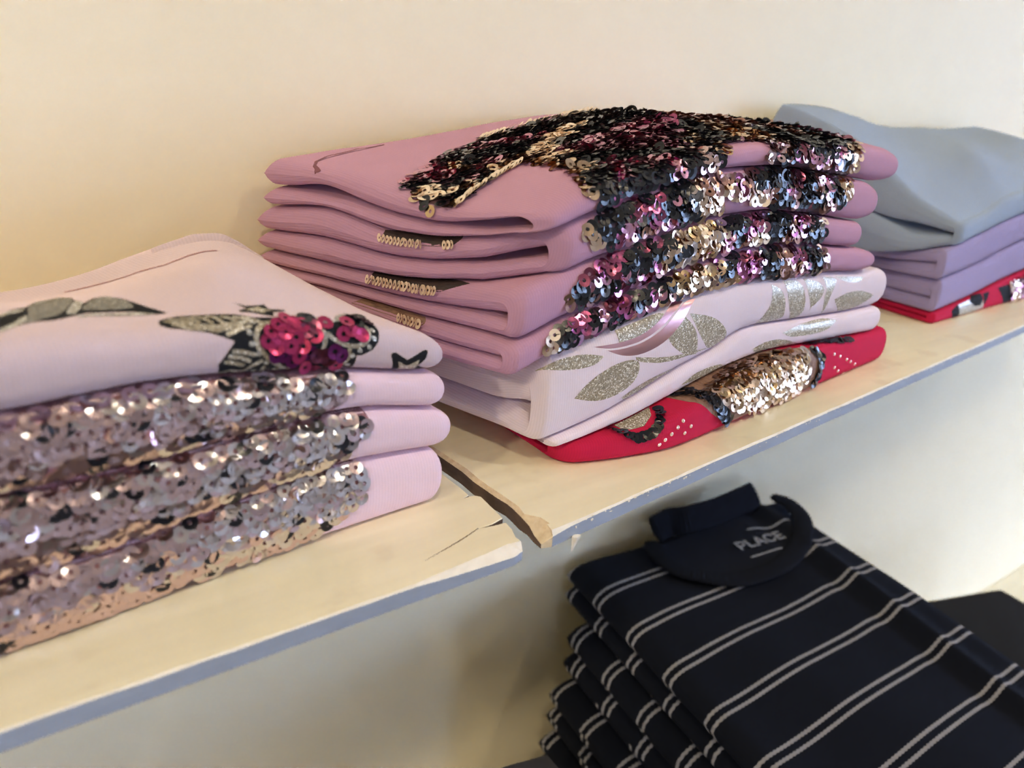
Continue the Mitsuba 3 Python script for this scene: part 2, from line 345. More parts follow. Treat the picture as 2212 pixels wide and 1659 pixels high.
fold('butterfly_tee', FL, [(-90, 0), (0, 0), (100, 0), (197, 0)], (-90, 140), (184, 140), S['l3'], S['l4'], bulge=13, r_right=16, corner=14, seed=14)
fold('spangled_red_tee_001', FR, [(0, 0), (100, -1), (300, -3)], (0, 130), (300, 120), S['r0'], S['r1'], bulge=5, r_left=5, seed=21)
fold('lavender_tee', FR, [(-3, 0), (100, 0), (300, 0)], (-3, 130), (300, 120), S['r1'], S['r2'], bulge=7, r_left=6, seed=22, split=0.4)
fold('lavender_tee_001', FR, [(-10, 0), (100, 0), (300, 0)], (-10, 130), (300, 120), S['r2'], S['r3'], bulge=7, r_left=6, seed=23, split=0.55)
fold('pale_blue_tee', FR, [(8, 0), (100, 0), (300, 0)], (-120, 135), (300, 120), S['r3'], S['r4'], bulge=8, r_left=7, seed=24, split=0.45, caves=[(-15, 30, 30, 22, 9)])

# --- lower shelf: folded striped tees, a red tee under them, neighbours
LOWER = -725.0
def slope(z, d=0.0, seed=0, amp=1.5, roll=0.0):
    return lambda s, t: z + d * (np.asarray(t, float) - 300) / 100 + roll * np.clip((450 - np.asarray(s, float)) / 40, 0, 3) ** 2 + wrinkle(np.asarray(s, float), np.asarray(t, float), seed, amp, 60.0)
navy_z = [-250, -296, -356, -408, -462]
def ridged(f):
    return lambda s, t: f(s, t) + 5.0 * np.exp(-((s - 690 - 0.16 * (t - 250)) / 9.0) ** 2) - 3.0 * np.exp(-((s - 668 - 0.16 * (t - 250)) / 12.0) ** 2) + 2.0 * np.sin(s / 31.0 + t / 90.0) * np.clip((s - 430) / 60, 0, 1)
SN = [slope(z, 0.0, 31 + i, 2.0 if i else 1.2) for i, z in enumerate(navy_z)]
SN[0] = ridged(SN[0])
navy_left = [(412, 463), (404, 446), (390, 428), (386, 420)]
for i in range(4):
    a, c = navy_left[i]
    fold('striped_navy_tee' + ('' if i == 0 else '_%03d' % i), FN, [(a, 110), (560, 108), (722 - 4 * i, 112)], (c, 486 if i == 0 else 462 - 4 * i), (772, 468 if i == 0 else 450), SN[i + 1], SN[i], bulge=16, r_left=20, r_right=22, corner=10,
         wall_t=9, seed=31 + i, split=0.5, gap=0.8, n_u=90, n_t=44)
fold('dark_red_tee', FN, [(398, 115), (700, 115)], (432, 450), (740, 450), slope(-515, 0, 41), SN[4], bulge=14, r_left=16, r_right=16, seed=41, n_u=60, n_t=24)
low_top = slope(-515, 0, 41)
for i in range(4):
    z_lo = flat(LOWER) if i == 3 else slope(-515 - 52 * (i + 1), 0, 42 + i)
    z_hi = low_top if i == 0 else slope(-515 - 52 * i, 0, 41 + i)
    fold('plain_navy_tee' + ('' if i == 0 else '_%03d' % i), FN, [(410, 115), (700, 115)], (440, 450), (740, 450), z_lo, z_hi, bulge=14, r_left=16, r_right=16, seed=42 + i, n_u=50, n_t=20)
bl_z = [-425, -485, -545, -605, -665, LOWER]
for i in range(5):
    fold('black_tee' + ('' if i == 0 else '_%03d' % i), FN, [(815, 120), (1120, 120)], (850, 425), (1140, 330), flat(LOWER) if i == 4 else slope(bl_z[i + 1], 0, 52 + i), slope(bl_z[i], -1.0, 51 + i) if i == 0 else slope(bl_z[i], 0, 51 + i), bulge=16, r_left=18, r_right=18, seed=51 + i, n_u=60, n_t=24)
gr_z = [-274, -350, -440, -530, -630, LOWER]
tilt = lambda z, seed: (lambda s, t: z - 0.34 * (np.asarray(s, float) - 283) + wrinkle(np.asarray(s, float), np.asarray(t, float), seed, 1.5, 50.0))
for i in range(5):
    fold('charcoal_tee' + ('' if i == 0 else '_%03d' % i), FN, [(225, 150), (330, 150)], (281, 348), (338, 350), flat(LOWER) if i == 4 else tilt(gr_z[i + 1], 62 + i), tilt(gr_z[i], 61 + i), bulge=14, r_left=16, r_right=12, seed=61 + i, n_u=50, n_t=20)

# ------------------------------------------------------------------ the shelf: two boards that meet at a worn joint
def board(key, poly, inset, drop, thick, mats, z=0.0):
    """A board from its outline (anticlockwise): top, worn arris, edge faces, underside. inset/drop: the arris per corner, in metres;
    mats: for each edge the part that its face belongs to."""
    p = np.array(poly, float)
    n = len(p)
    e = np.roll(p, -1, 0) - p
    nrm = np.stack([e[:, 1], -e[:, 0]], -1) / np.linalg.norm(e, axis=1, keepdims=True)
    vn = nrm + np.roll(nrm, 1, 0)
    vn /= np.maximum(np.linalg.norm(vn, axis=1, keepdims=True), 1e-9)
    inner = p - vn * np.array(inset)[:, None]
    zc = z - np.array(drop)
    tri = trimesh.creation.triangulate_polygon(Polygon(inner), engine='earcut')
    tv, tf = tri
    top = trimesh.Trimesh(np.c_[tv, np.full(len(tv), z)], tf, process=False)
    bv, bf = trimesh.creation.triangulate_polygon(Polygon(p), engine='earcut')
    bot = trimesh.Trimesh(np.c_[bv, np.full(len(bv), z - thick)], bf[:, ::-1], process=False)
    if top.face_normals[:, 2].mean() < 0:
        top.invert()
    if bot.face_normals[:, 2].mean() > 0:
        bot.invert()
    groups = {}
    for i in range(n):
        j = (i + 1) % n
        a, b = [*inner[i], z], [*inner[j], z]
        c, d = [*p[i], zc[i]], [*p[j], zc[j]]
        g, h = [*p[i], z - thick], [*p[j], z - thick]
        groups.setdefault(mats[i][0], []).append(([a, c, d, b], [[0, 1, 2], [0, 2, 3]]))
        groups.setdefault(mats[i][1], []).append(([c, g, h, d], [[0, 1, 2], [0, 2, 3]]))
    out = {}
    for m, qs in groups.items():
        out[m] = trimesh.util.concatenate([trimesh.Trimesh(np.array(v), np.array(f), process=False) for v, f in qs])
    return top, bot, out

def ragged(a, b, n, amp, seed):
    """Points from a to b with a small uneven wander across."""
    a, b = np.array(a), np.array(b)
    t = np.linspace(0, 1, n + 1)[1:-1]
    d = b - a
    nn = np.array([d[1], -d[0]]) / np.hypot(*d)
    w = (meshkit.fbm(np.stack([t * n * 0.55, np.zeros_like(t) + seed, np.zeros_like(t)], -1), 3, seed) - 0.5) * 2 * amp
    return [tuple(a + d * x + nn * y) for x, y in zip(t, w)]

TH = 0.0088
mm = lambda *q: [(x / 1000, y / 1000) for x, y in q]
# right board, anticlockwise from its front left corner
fr_a, fr_b = (0.2279, 0.2525), (1.30, 0.3525)
end_pts = mm((221.2, 324), (221.0, 312), (222.2, 303), (222.3, 294), (224.0, 286), (223.6, 279), (222.8, 272), (223.5, 266), (222.3, 260), (222.3, 254))
front = [fr_a] + ragged(fr_a, fr_b, 90, 0.0004, 3) + [fr_b]
poly = front + [(1.30, WALL - 0.001), (0.205, WALL - 0.001)] + end_pts
nf, ne = len(front), len(end_pts)
rr = np.random.default_rng(5)
inset = np.r_[0.0008 + 0.0006 * rr.random(nf), 0.0005, 0.0005, 0.0016 + 0.0014 * rr.random(ne)]
drop = np.r_[0.0008 + 0.0005 * rr.random(nf), 0.0005, 0.0005, 0.0010 + 0.0008 * rr.random(ne)]
inset[0], drop[0] = 0.0016, 0.003
inset[1], drop[1] = 0.0012, 0.0015
inset[-3:] = [0.0065, 0.0085, 0.0085]
drop[-3:] = [0.003, 0.0048, 0.0065]
mats = [('worn_edge', 'front_edge')] * (nf - 1) + [('worn_edge', 'front_edge'), ('surface', 'front_edge'), ('worn_end', 'sawn_end')] + [('worn_end', 'sawn_end')] * (ne - 1) + [('worn_end', 'worn_end')]
top, bot, gr = board('shelf_board', poly, inset, drop, TH, mats)
add('shelf_board__surface', trimesh.util.concatenate([top, bot] + ([gr['surface']] if 'surface' in gr else [])), 'm_shelf', False)
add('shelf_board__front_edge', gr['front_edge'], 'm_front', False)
add('shelf_board__worn_edge', gr['worn_edge'], 'm_bare', False)
add('shelf_board__sawn_end', gr['sawn_end'], 'm_end', False)
add('shelf_board__worn_end', gr['worn_end'], 'm_chip', False)
tag('shelf_board', 'cream wooden shelf board with a chipped left end, under the middle and right piles', 'shelf')
labels['shelf_board__worn_end'] = {'label': 'bare crumbling wood at the chipped end'}
labels['shelf_board__sawn_end'] = {'label': 'dark brown sawn end of the board'}
# a splinter hanging below the front edge
sp = trimesh.creation.cone(0.0014, 0.0085, sections=7)
sp.apply_transform(trimesh.transformations.rotation_matrix(math.pi, [1, 0, 0]))
sp.apply_transform(trimesh.transformations.rotation_matrix(0.12, [0, 1, 0]))
sp.apply_scale([2.0, 1.0, 1.15])
sp.apply_translation([0.2435, 0.2525, -0.0075])
add('shelf_board__splinter', sp, 'm_bare', False)
labels['shelf_board__splinter'] = {'label': 'pale splinter hanging from the front edge'}

# left board; its end is broken, with a step, a split and a chipped corner
fr_a, fr_b = (-0.40, 0.2488), (0.1500, 0.2488)
front = [fr_a] + ragged(fr_a, fr_b, 50, 0.0003, 8) + [fr_b] + mm((170, 248.8), (190, 248.9), (203, 249.2), (208.6, 251.0))
end_pts = mm((209.6, 254), (209.2, 258), (211.6, 264), (212.4, 270.4), (206, 271.1), (197, 272.2), (206, 272.4), (213.3, 274.3), (214.2, 285), (215.0, 296.5), (213, 298.6), (210.6, 299.2), (205.5, 299.0), (210.2, 300.4), (210.4, 310), (209.8, 322))
poly = front + end_pts + [(0.2, WALL - 0.001), (-0.40, WALL - 0.001)]
nf, ne = len(front), len(end_pts)
inset = np.r_[0.0007 + 0.0005 * rr.random(nf), 0.0003 + 0.0003 * rr.random(ne), 0.0003, 0.0003]
drop = np.r_[0.0006 + 0.0004 * rr.random(nf), 0.0003 + 0.0003 * rr.random(ne), 0.0003, 0.0003]
for k, (a, b) in enumerate([(0.0012, 0.001), (0.003, 0.0024), (0.0045, 0.0034), (0.0056, 0.004), (0.0045, 0.004)]):
    inset[nf - 5 + k], drop[nf - 5 + k] = a, b
mats = [('worn_edge', 'front_edge')] * (nf - 1) + [('worn_edge', 'sawn_end')] + [('surface', 'sawn_end')] * ne + [('surface', 'front_edge')] * 2
mats = mats[:len(poly)]
top, bot, gr = board('shelf_board_001', poly, inset, drop, TH, mats)
add('shelf_board_001__surface', trimesh.util.concatenate([top, bot, gr['surface']]), 'm_shelf', False)
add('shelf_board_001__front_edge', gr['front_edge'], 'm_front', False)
add('shelf_board_001__worn_edge', gr['worn_edge'], 'm_bare', False)
add('shelf_board_001__sawn_end', gr['sawn_end'], 'm_end', False)
tag('shelf_board_001', 'cream wooden shelf board with a split end, under the pile of pink tees', 'shelf')
labels['shelf_board_001__sawn_end'] = {'label': 'dark broken end of the board'}
labels['shelf_board_001__worn_edge'] = {'label': 'pale bare wood where the paint is chipped off'}
# a hairline that runs on from the split, and flakes of paint along the right board's arris
crack = Polygon([(0.1975, 0.27215), (0.188, 0.2688), (0.176, 0.2655), (0.162, 0.2622), (0.176, 0.2659), (0.188, 0.2693), (0.1975, 0.27255)])
cm = trimesh.creation.extrude_polygon(crack, 0.0001, engine='earcut')
cm.apply_translation([0, 0, 0.00002])
add('shelf_board_001__crack', cm, 'm_end', False)
labels['shelf_board_001__crack'] = {'label': 'thin dark crack running along the board'}
flakes = []
for k in range(150):
    x = 0.236 + 0.62 * rr.random() ** 1.3
    y = 0.2525 + (x - 0.2279) * 0.0933
    s_ = 0.0002 + 0.0005 * rr.random() ** 2
    b = trimesh.creation.icosphere(0, 1.0)
    b.apply_scale([s_ * (1 + rr.random()), s_ * 0.5, s_ * (0.5 + rr.random())])
    b.apply_translation([x, y - 0.0001, -0.0006 - 0.0035 * rr.random() ** 2.5])
    flakes.append(b)
add('shelf_board__paint_flakes', trimesh.util.concatenate(flakes), 'm_bare', False)
tag('shelf_board__paint_flakes', 'small pale flakes of chipped paint on the edge', kind='stuff')
# the lower shelf
add('lower_shelf', box(X0 + 0.3, X1 - 0.3, 0.10, WALL - 0.001, LOWER / 1000 - 0.02, LOWER / 1000 - 0.0005), 'm_shelf', False)
tag('lower_shelf', 'cream lower shelf below, seen past the striped tees', 'shelf')

# ------------------------------------------------------------------ the garments
GARMENT_LOOK = [
    ('spangled_red_tee', 'k_red'), ('leaf_tee', 'k_leaf'), ('mauve_tee', 'k_mauve'), ('spangled_pink_tee', 'k_pink'), ('butterfly_tee', 'k_pale_pink'),
    ('lavender_tee', 'k_lavender'), ('pale_blue_tee', 'k_blue'), ('striped_navy_tee', 'k_navy'), ('dark_red_tee', 'k_dark_red'), ('plain_navy_tee', 'k_plain_navy'),
    ('black_tee', 'k_black'), ('charcoal_tee', 'k_charcoal')]
for key, g in GARMENTS.items():
    look = [b for a, b in GARMENT_LOOK if key.startswith(a)][0]
    add(key + '__body', g['mesh'], look, True, g['vuv'])

# ------------------------------------------------------------------ drawing on the cloth: (mm along the width, mm along the cloth over the fold)
from scipy.interpolate import RegularGridInterpolator
CHART = {}
def chart(key):
    if key in CHART:
        return CHART[key]
    g = GARMENTS[key]
    O, N, uv, u = g['O'], g['N'], g['uv'], g['u']
    lo, hi = max(-215.0, uv[:, 0, 1].max()), min(60.0, uv[:, -1, 1].min())
    a = np.arange(lo, hi, 0.7)
    q = np.concatenate([O, N], -1)
    grid = np.stack([np.stack([np.interp(a, uv[i, :, 1], q[i, :, c]) for c in range(6)], -1) for i in range(len(u))])
    CHART[key] = RegularGridInterpolator((u, a), grid, bounds_error=False, fill_value=None)
    return CHART[key]
def on_cloth(key, pts, lift=0.0):
    r = chart(key)(np.asarray(pts, float))
    n = r[:, 3:] / np.maximum(np.linalg.norm(r[:, 3:], axis=1, keepdims=True), 1e-9)
    return r[:, :3] + n * lift / 1000, n

def patch(garment, name, polys, bsdf, lift=0.15, step=1.6, holes=()):
    """A print: closed outlines laid on the cloth as one thin sheet."""
    shape = unary_union([Polygon(p).buffer(0) for p in polys])
    if holes:
        shape = shape.difference(unary_union([Polygon(h).buffer(0) for h in holes]))
    meshes = []
    for g in getattr(shape, 'geoms', [shape]):
        if g.geom_type != 'Polygon' or g.area < 0.3:
            continue
        pts = []
        for ring in [g.exterior, *g.interiors]:
            k = max(int(ring.length / (step * 0.7)), 6)
            pts += [ring.interpolate(x, normalized=True).coords[0] for x in np.arange(k) / k]
            pts += list(ring.coords)[:-1]
        x0, y0, x1, y1 = g.bounds
        gx, gy = np.meshgrid(np.arange(x0, x1, step), np.arange(y0, y1, step))
        inner = g.buffer(-step * 0.4)
        if not inner.is_empty:
            ok = contains_xy(inner, gx.ravel(), gy.ravel())
            pts += list(np.c_[gx.ravel()[ok], gy.ravel()[ok]])
        pts = np.unique(np.round(np.array(pts), 3), axis=0)
        if len(pts) < 4:
            continue
        tri = Delaunay(pts).simplices
        c = pts[tri].mean(1)
        tri = tri[contains_xy(g.buffer(0.02), c[:, 0], c[:, 1])]
        v, n = on_cloth(garment, pts, lift)
        meshes.append((v, tri, n, pts))
    if not meshes:
        return None
    v = np.vstack([m[0] for m in meshes])
    n = np.vstack([m[2] for m in meshes])
    uv = np.vstack([m[3] for m in meshes]) / 1000
    off = np.cumsum([0] + [len(m[0]) for m in meshes])
    f = np.vstack([m[1] + o for m, o in zip(meshes, off)])
    fn = np.cross(v[f[:, 1]] - v[f[:, 0]], v[f[:, 2]] - v[f[:, 0]])
    flip = (fn * n[f[:, 0]]).sum(1) < 0
    f[flip] = f[flip][:, ::-1]
    return add(part_key(garment, name), trimesh.Trimesh(v, f, process=False), bsdf, True, uv)

def part_key(parent, name):
    key, k = parent + '__' + name, 0
    while key in scene:
        k += 1
        key = '%s__%s_%03d' % (parent, name, k)
    return key

def rounded(p, keep=62, times=2):
    """An outline with its blunt corners rounded off and its sharp tips kept."""
    p = np.array(p, float)
    for _ in range(times):
        a, b = p - np.roll(p, 1, 0), np.roll(p, -1, 0) - p
        la, lb = np.linalg.norm(a, axis=1) + 1e-9, np.linalg.norm(b, axis=1) + 1e-9
        turn = np.degrees(np.arccos(np.clip((a * b).sum(1) / la / lb, -1, 1)))
        out = []
        for i in range(len(p)):
            if turn[i] > keep:
                out.append(p[i])
            else:
                out += [p[i] - a[i] * 0.25, p[i] + b[i] * 0.25]
        p = np.array(out)
    return [tuple(q) for q in p]

def stroke(pts, w):
    return list(LineString(pts).buffer(w / 2, cap_style=1).exterior.coords)[:-1]

# ------------------------------------------------------------------ spangles: small cupped rings of foil
def spangle_mesh(d=6.0, hole=0.30, cup=0.10, n=14):
    t = np.arange(n) * 2 * np.pi / n
    r0, r1 = d / 2000, d / 2000 * hole
    o = np.c_[r0 * np.cos(t), r0 * np.sin(t), np.full(n, cup * r0)]
    i = np.c_[r1 * np.cos(t), r1 * np.sin(t), np.zeros(n)]
    a = np.arange(n)
    b = (a + 1) % n
    return np.vstack([o, i]), np.vstack([np.c_[a, b, b + n], np.c_[a, b + n, a + n]])
SP_V, SP_F = spangle_mesh()
SP_CUP = {}
def foil(key, colour, rough=0.16, metal=1.0, var=0.25, spec=0.5):
    mat(key, {'type': 'twosided', 'b': {'type': 'principled', 'base_color': rgb(*colour), 'metallic': metal, 'roughness': rough, 'specular': spec, 'clearcoat': 0.15, 'clearcoat_gloss': 0.9}})
foil('f_rose', (0.70, 0.52, 0.53), 0.19)
foil('f_silver', (0.72, 0.66, 0.66), 0.18)
foil('f_copper', (0.40, 0.22, 0.18), 0.2)
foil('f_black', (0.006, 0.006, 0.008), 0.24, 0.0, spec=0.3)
foil('f_magenta', (0.34, 0.085, 0.18), 0.22)
foil('f_pink', (0.62, 0.30, 0.40), 0.20)
foil('f_maroon', (0.26, 0.07, 0.12), 0.22)
foil('f_crimson', (0.38, 0.028, 0.10), 0.25, 0.7)
foil('f_plum', (0.14, 0.015, 0.10), 0.22, 0.7)
foil('f_gold', (0.68, 0.49, 0.34), 0.18)
foil('f_cream', (0.84, 0.70, 0.55), 0.35, 0.3)
foil('f_bronze', (0.52, 0.36, 0.20), 0.2)
foil('f_grey', (0.20, 0.19, 0.19), 0.2)
ONE = {}
def spangle_shape(c, k):
    if (c, k) not in ONE:
        v, f = spangle_mesh(cup=(0.02, 0.05, 0.10)[k])
        ONE[c, k] = mikit.ply((v, f), c, False)
    return ONE[c, k]
PILES = [['spangled_red_tee', 'leaf_tee', 'leaf_tee_001', 'mauve_tee', 'mauve_tee_001', 'mauve_tee_002', 'mauve_tee_003'],
         ['spangled_pink_tee', 'spangled_pink_tee_001', 'spangled_pink_tee_002', 'butterfly_tee'],
         ['spangled_red_tee_001', 'lavender_tee', 'lavender_tee_001', 'pale_blue_tee']]
NEIGHBOURS = {}
for pile in PILES:
    for i, g in enumerate(pile):
        NEIGHBOURS[g] = [pile[j] for j in (i - 1, i + 1) if 0 <= j < len(pile)]
TREES = {}
PLACED = {}
def tree_of(g):
    if g not in TREES:
        q = GARMENTS[g]
        TREES[g] = (cKDTree(q['O'].reshape(-1, 3)), q['N'].reshape(-1, 3))
    return TREES[g]
def spangles(garment, pts, colours, d=6.0, lean=14.0, jitter=7.0, wild=0.10, lift=0.35, seed=1, turn=0.0, most=300, name='spangle', clear=True):
    """One ring per point; the ones that show largest are parts of their own, what is past that number is one part."""
    r = np.random.default_rng(seed)
    pts = np.asarray(pts, float)
    n = len(pts)
    if n == 0:
        return
    lift = lift + 0.5 * r.random(n)
    p, nrm = on_cloth(garment, pts, 0.0)
    q, _ = on_cloth(garment, pts + [1.0, 0.0])
    ex = q - p
    ex -= nrm * (ex * nrm).sum(1, keepdims=True)
    ex /= np.linalg.norm(ex, axis=1, keepdims=True)
    ey = np.cross(nrm, ex)
    a = np.radians(turn + r.normal(0, 12, n))
    ex, ey = ex * np.cos(a)[:, None] + ey * np.sin(a)[:, None], ey * np.cos(a)[:, None] - ex * np.sin(a)[:, None]
    w = r.random(n) < wild
    t1 = np.radians(lean + r.normal(0, jitter, n) + w * r.normal(0, 20, n))
    t2 = np.radians(r.normal(0, jitter, n) + w * r.normal(0, 22, n))
    ez = nrm + ey * np.tan(np.clip(t1, -0.9, 0.9))[:, None] + ex * np.tan(np.clip(t2, -0.9, 0.9))[:, None]
    ez /= np.linalg.norm(ez, axis=1, keepdims=True)
    ex -= ez * (ex * ez).sum(1, keepdims=True)
    ex /= np.linalg.norm(ex, axis=1, keepdims=True)
    ey = np.cross(ez, ex)
    p = p + nrm * (lift + 0.25 * d * np.abs(np.sin(t1)))[:, None] / 1000
    sc = d / 6.0 * (1 + 0.04 * r.normal(0, 1, n))
    v = p - EYE
    z = v @ FWD
    face = np.abs((v * ez).sum(1)) / np.linalg.norm(v, axis=1)
    x, y = 1780 * (v @ RGT) / z, 1780 * (v @ UPV) / z
    seen = (np.abs(x) < 1120) & (np.abs(y) < 840)
    score = np.where(seen, face * sc / z ** 2, 0)
    # none may cut into the garment above or below, or into the board
    ring = np.array([[math.cos(b), math.sin(b), 0.1] for b in np.arange(10) * math.pi / 5]) * 0.003
    rim = p[:, None] + (ring[None, :, :1] * ex[:, None] + ring[None, :, 1:2] * ey[:, None] + ring[None, :, 2:] * ez[:, None]) * sc[:, None, None]
    good = rim[..., 2].min(1) > 0.0003
    for other in NEIGHBOURS.get(garment, ()) if clear else ():
        if other in PLACED:
            good &= cKDTree(np.vstack(PLACED[other])).query(p)[0] > 0.0064
        tree, cn = tree_of(other)
        dist, j = tree.query(rim)
        cp = tree.data[j]
        good &= ((rim - cp) * cn[j]).sum(-1).min(1) > 0.0002
    order = [i for i in np.argsort(-score) if good[i]]
    PLACED.setdefault(garment, []).append(p[order])
    single = order[:most]
    rest = order[most:]
    for i in single:
        m = np.eye(4)
        m[:3, 0], m[:3, 1], m[:3, 2], m[:3, 3] = ex[i] * sc[i], ey[i] * sc[i], ez[i] * sc[i], p[i]
        scene[part_key_fast(garment, name)] = {**spangle_shape(colours[i], int(r.integers(3))), 'to_world': T(m)}
    groups = {}
    for i in rest:
        groups.setdefault(colours[i], []).append((SP_V * sc[i]) @ np.stack([ex[i], ey[i], ez[i]]) + p[i])
    for c, vs in groups.items():
        k = len(vs)
        f = np.vstack([SP_F + j * len(SP_V) for j in range(k)])
        key = part_key(garment, 'spangle_field')
        add(key, (np.vstack(vs), f), c, False)
        tag(key, kind='stuff')
COUNT = {}
def part_key_fast(parent, name):
    k = COUNT.get((parent, name), 0)
    COUNT[parent, name] = k + 1
    return parent + '__' + name + ('' if k == 0 else '_%03d' % k)

def scatter(poly, pitch, seed=0, jitter=0.18):
    """Staggered rows of points inside an outline, a little uneven."""
    r = np.random.default_rng(seed)
    g = Polygon(poly).buffer(0)
    x0, y0, x1, y1 = g.bounds
    out = []
    for j, y in enumerate(np.arange(y0, y1 + pitch, pitch * 0.82)):
        for x in np.arange(x0, x1 + pitch, pitch):
            out.append((x + (j % 2) * pitch / 2, y))
    out = np.array(out) + r.normal(0, jitter * pitch, (len(out), 2))
    return out[contains_xy(g, out[:, 0], out[:, 1])]

def along(path, pitch):
    l = LineString(path)
    k = max(int(l.length / pitch), 1)
    return np.array([l.interpolate(x, normalized=True).coords[0] for x in np.linspace(0, 1, k + 1)])

def by_seed(pts, seeds, noise=2.5, seed=0):
    """The colour of the nearest colour seed (x, y, colour)."""
    r = np.random.default_rng(seed)
    xy = np.array([(a, b) for a, b, _ in seeds], float)
    _, i = cKDTree(xy).query(np.asarray(pts) + r.normal(0, noise, np.shape(pts)))
    return [seeds[k][2] for k in i]

def glitter(key, colour, dark, spark, size=0.0006, metal=0.35):
    """Glitter print: flakes of many tones, the sparkle of a few painted in as pale colour."""
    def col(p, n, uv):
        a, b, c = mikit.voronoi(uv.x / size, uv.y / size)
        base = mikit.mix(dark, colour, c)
        return mikit.mix(base, spark, mikit.smoothstep(0.80, 0.88, mikit.cell_rand(c * 4096, 7.0, 1.0)))  # random pale flakes: glints painted into the base colour
    def h(p, n, uv):
        a, b, c = mikit.voronoi(uv.x / size, uv.y / size)
        return size * (0.5 * c + 0.35 * b * (c - 0.5))
    mat(key, {'type': 'twosided', 'b': {'type': 'bumpmap', 'scale': 1.0, 'arbitrary': mikit.proc(h, 8e-5),
              'b': {'type': 'principled', 'base_color': mikit.proc(col), 'metallic': metal, 'roughness': 0.35}}})
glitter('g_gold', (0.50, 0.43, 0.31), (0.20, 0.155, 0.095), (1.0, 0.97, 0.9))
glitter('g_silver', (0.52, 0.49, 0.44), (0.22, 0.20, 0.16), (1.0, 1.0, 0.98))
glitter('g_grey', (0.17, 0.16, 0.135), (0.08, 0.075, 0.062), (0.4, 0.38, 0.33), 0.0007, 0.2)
mat('p_black', {'type': 'twosided', 'b': {'type': 'principled', 'base_color': rgb(0.009, 0.009, 0.010), 'roughness': 0.8, 'specular': 0.15}})
mat('p_foil', {'type': 'twosided', 'b': {'type': 'principled', 'base_color': rgb(0.78, 0.44, 0.45), 'metallic': 1.0, 'roughness': 0.24}})
mat('p_foil_brown', {'type': 'twosided', 'b': {'type': 'principled', 'base_color': rgb(0.36, 0.16, 0.12), 'metallic': 0.8, 'roughness': 0.35}})
def thread(key, a, b):
    def col(p, n, uv):
        return mikit.mix(a, b, mikit.fbm(uv.x * 900, uv.y * 260, 1.0, 3))
    mat(key, {'type': 'twosided', 'b': {'type': 'principled', 'base_color': mikit.proc(col), 'roughness': 0.7}})
thread('t_rose', (0.10, 0.035, 0.04), (0.32, 0.14, 0.14))
thread('t_maroon', (0.02, 0.008, 0.012), (0.09, 0.035, 0.042))
thread('t_dark', (0.012, 0.008, 0.007), (0.05, 0.025, 0.02))
thread('t_brown', (0.10, 0.045, 0.03), (0.30, 0.17, 0.11))
mat('p_stone', {'type': 'twosided', 'b': {'type': 'principled', 'base_color': rgb(0.9, 0.75, 0.72), 'metallic': 0.5, 'roughness': 0.12}})
mat('p_seam', {'type': 'twosided', 'b': {'type': 'principled', 'base_color': rgb(0.36, 0.16, 0.17), 'roughness': 0.9}})
mat('p_seam_mauve', {'type': 'twosided', 'b': {'type': 'principled', 'base_color': rgb(0.17, 0.06, 0.075), 'roughness': 0.9}})

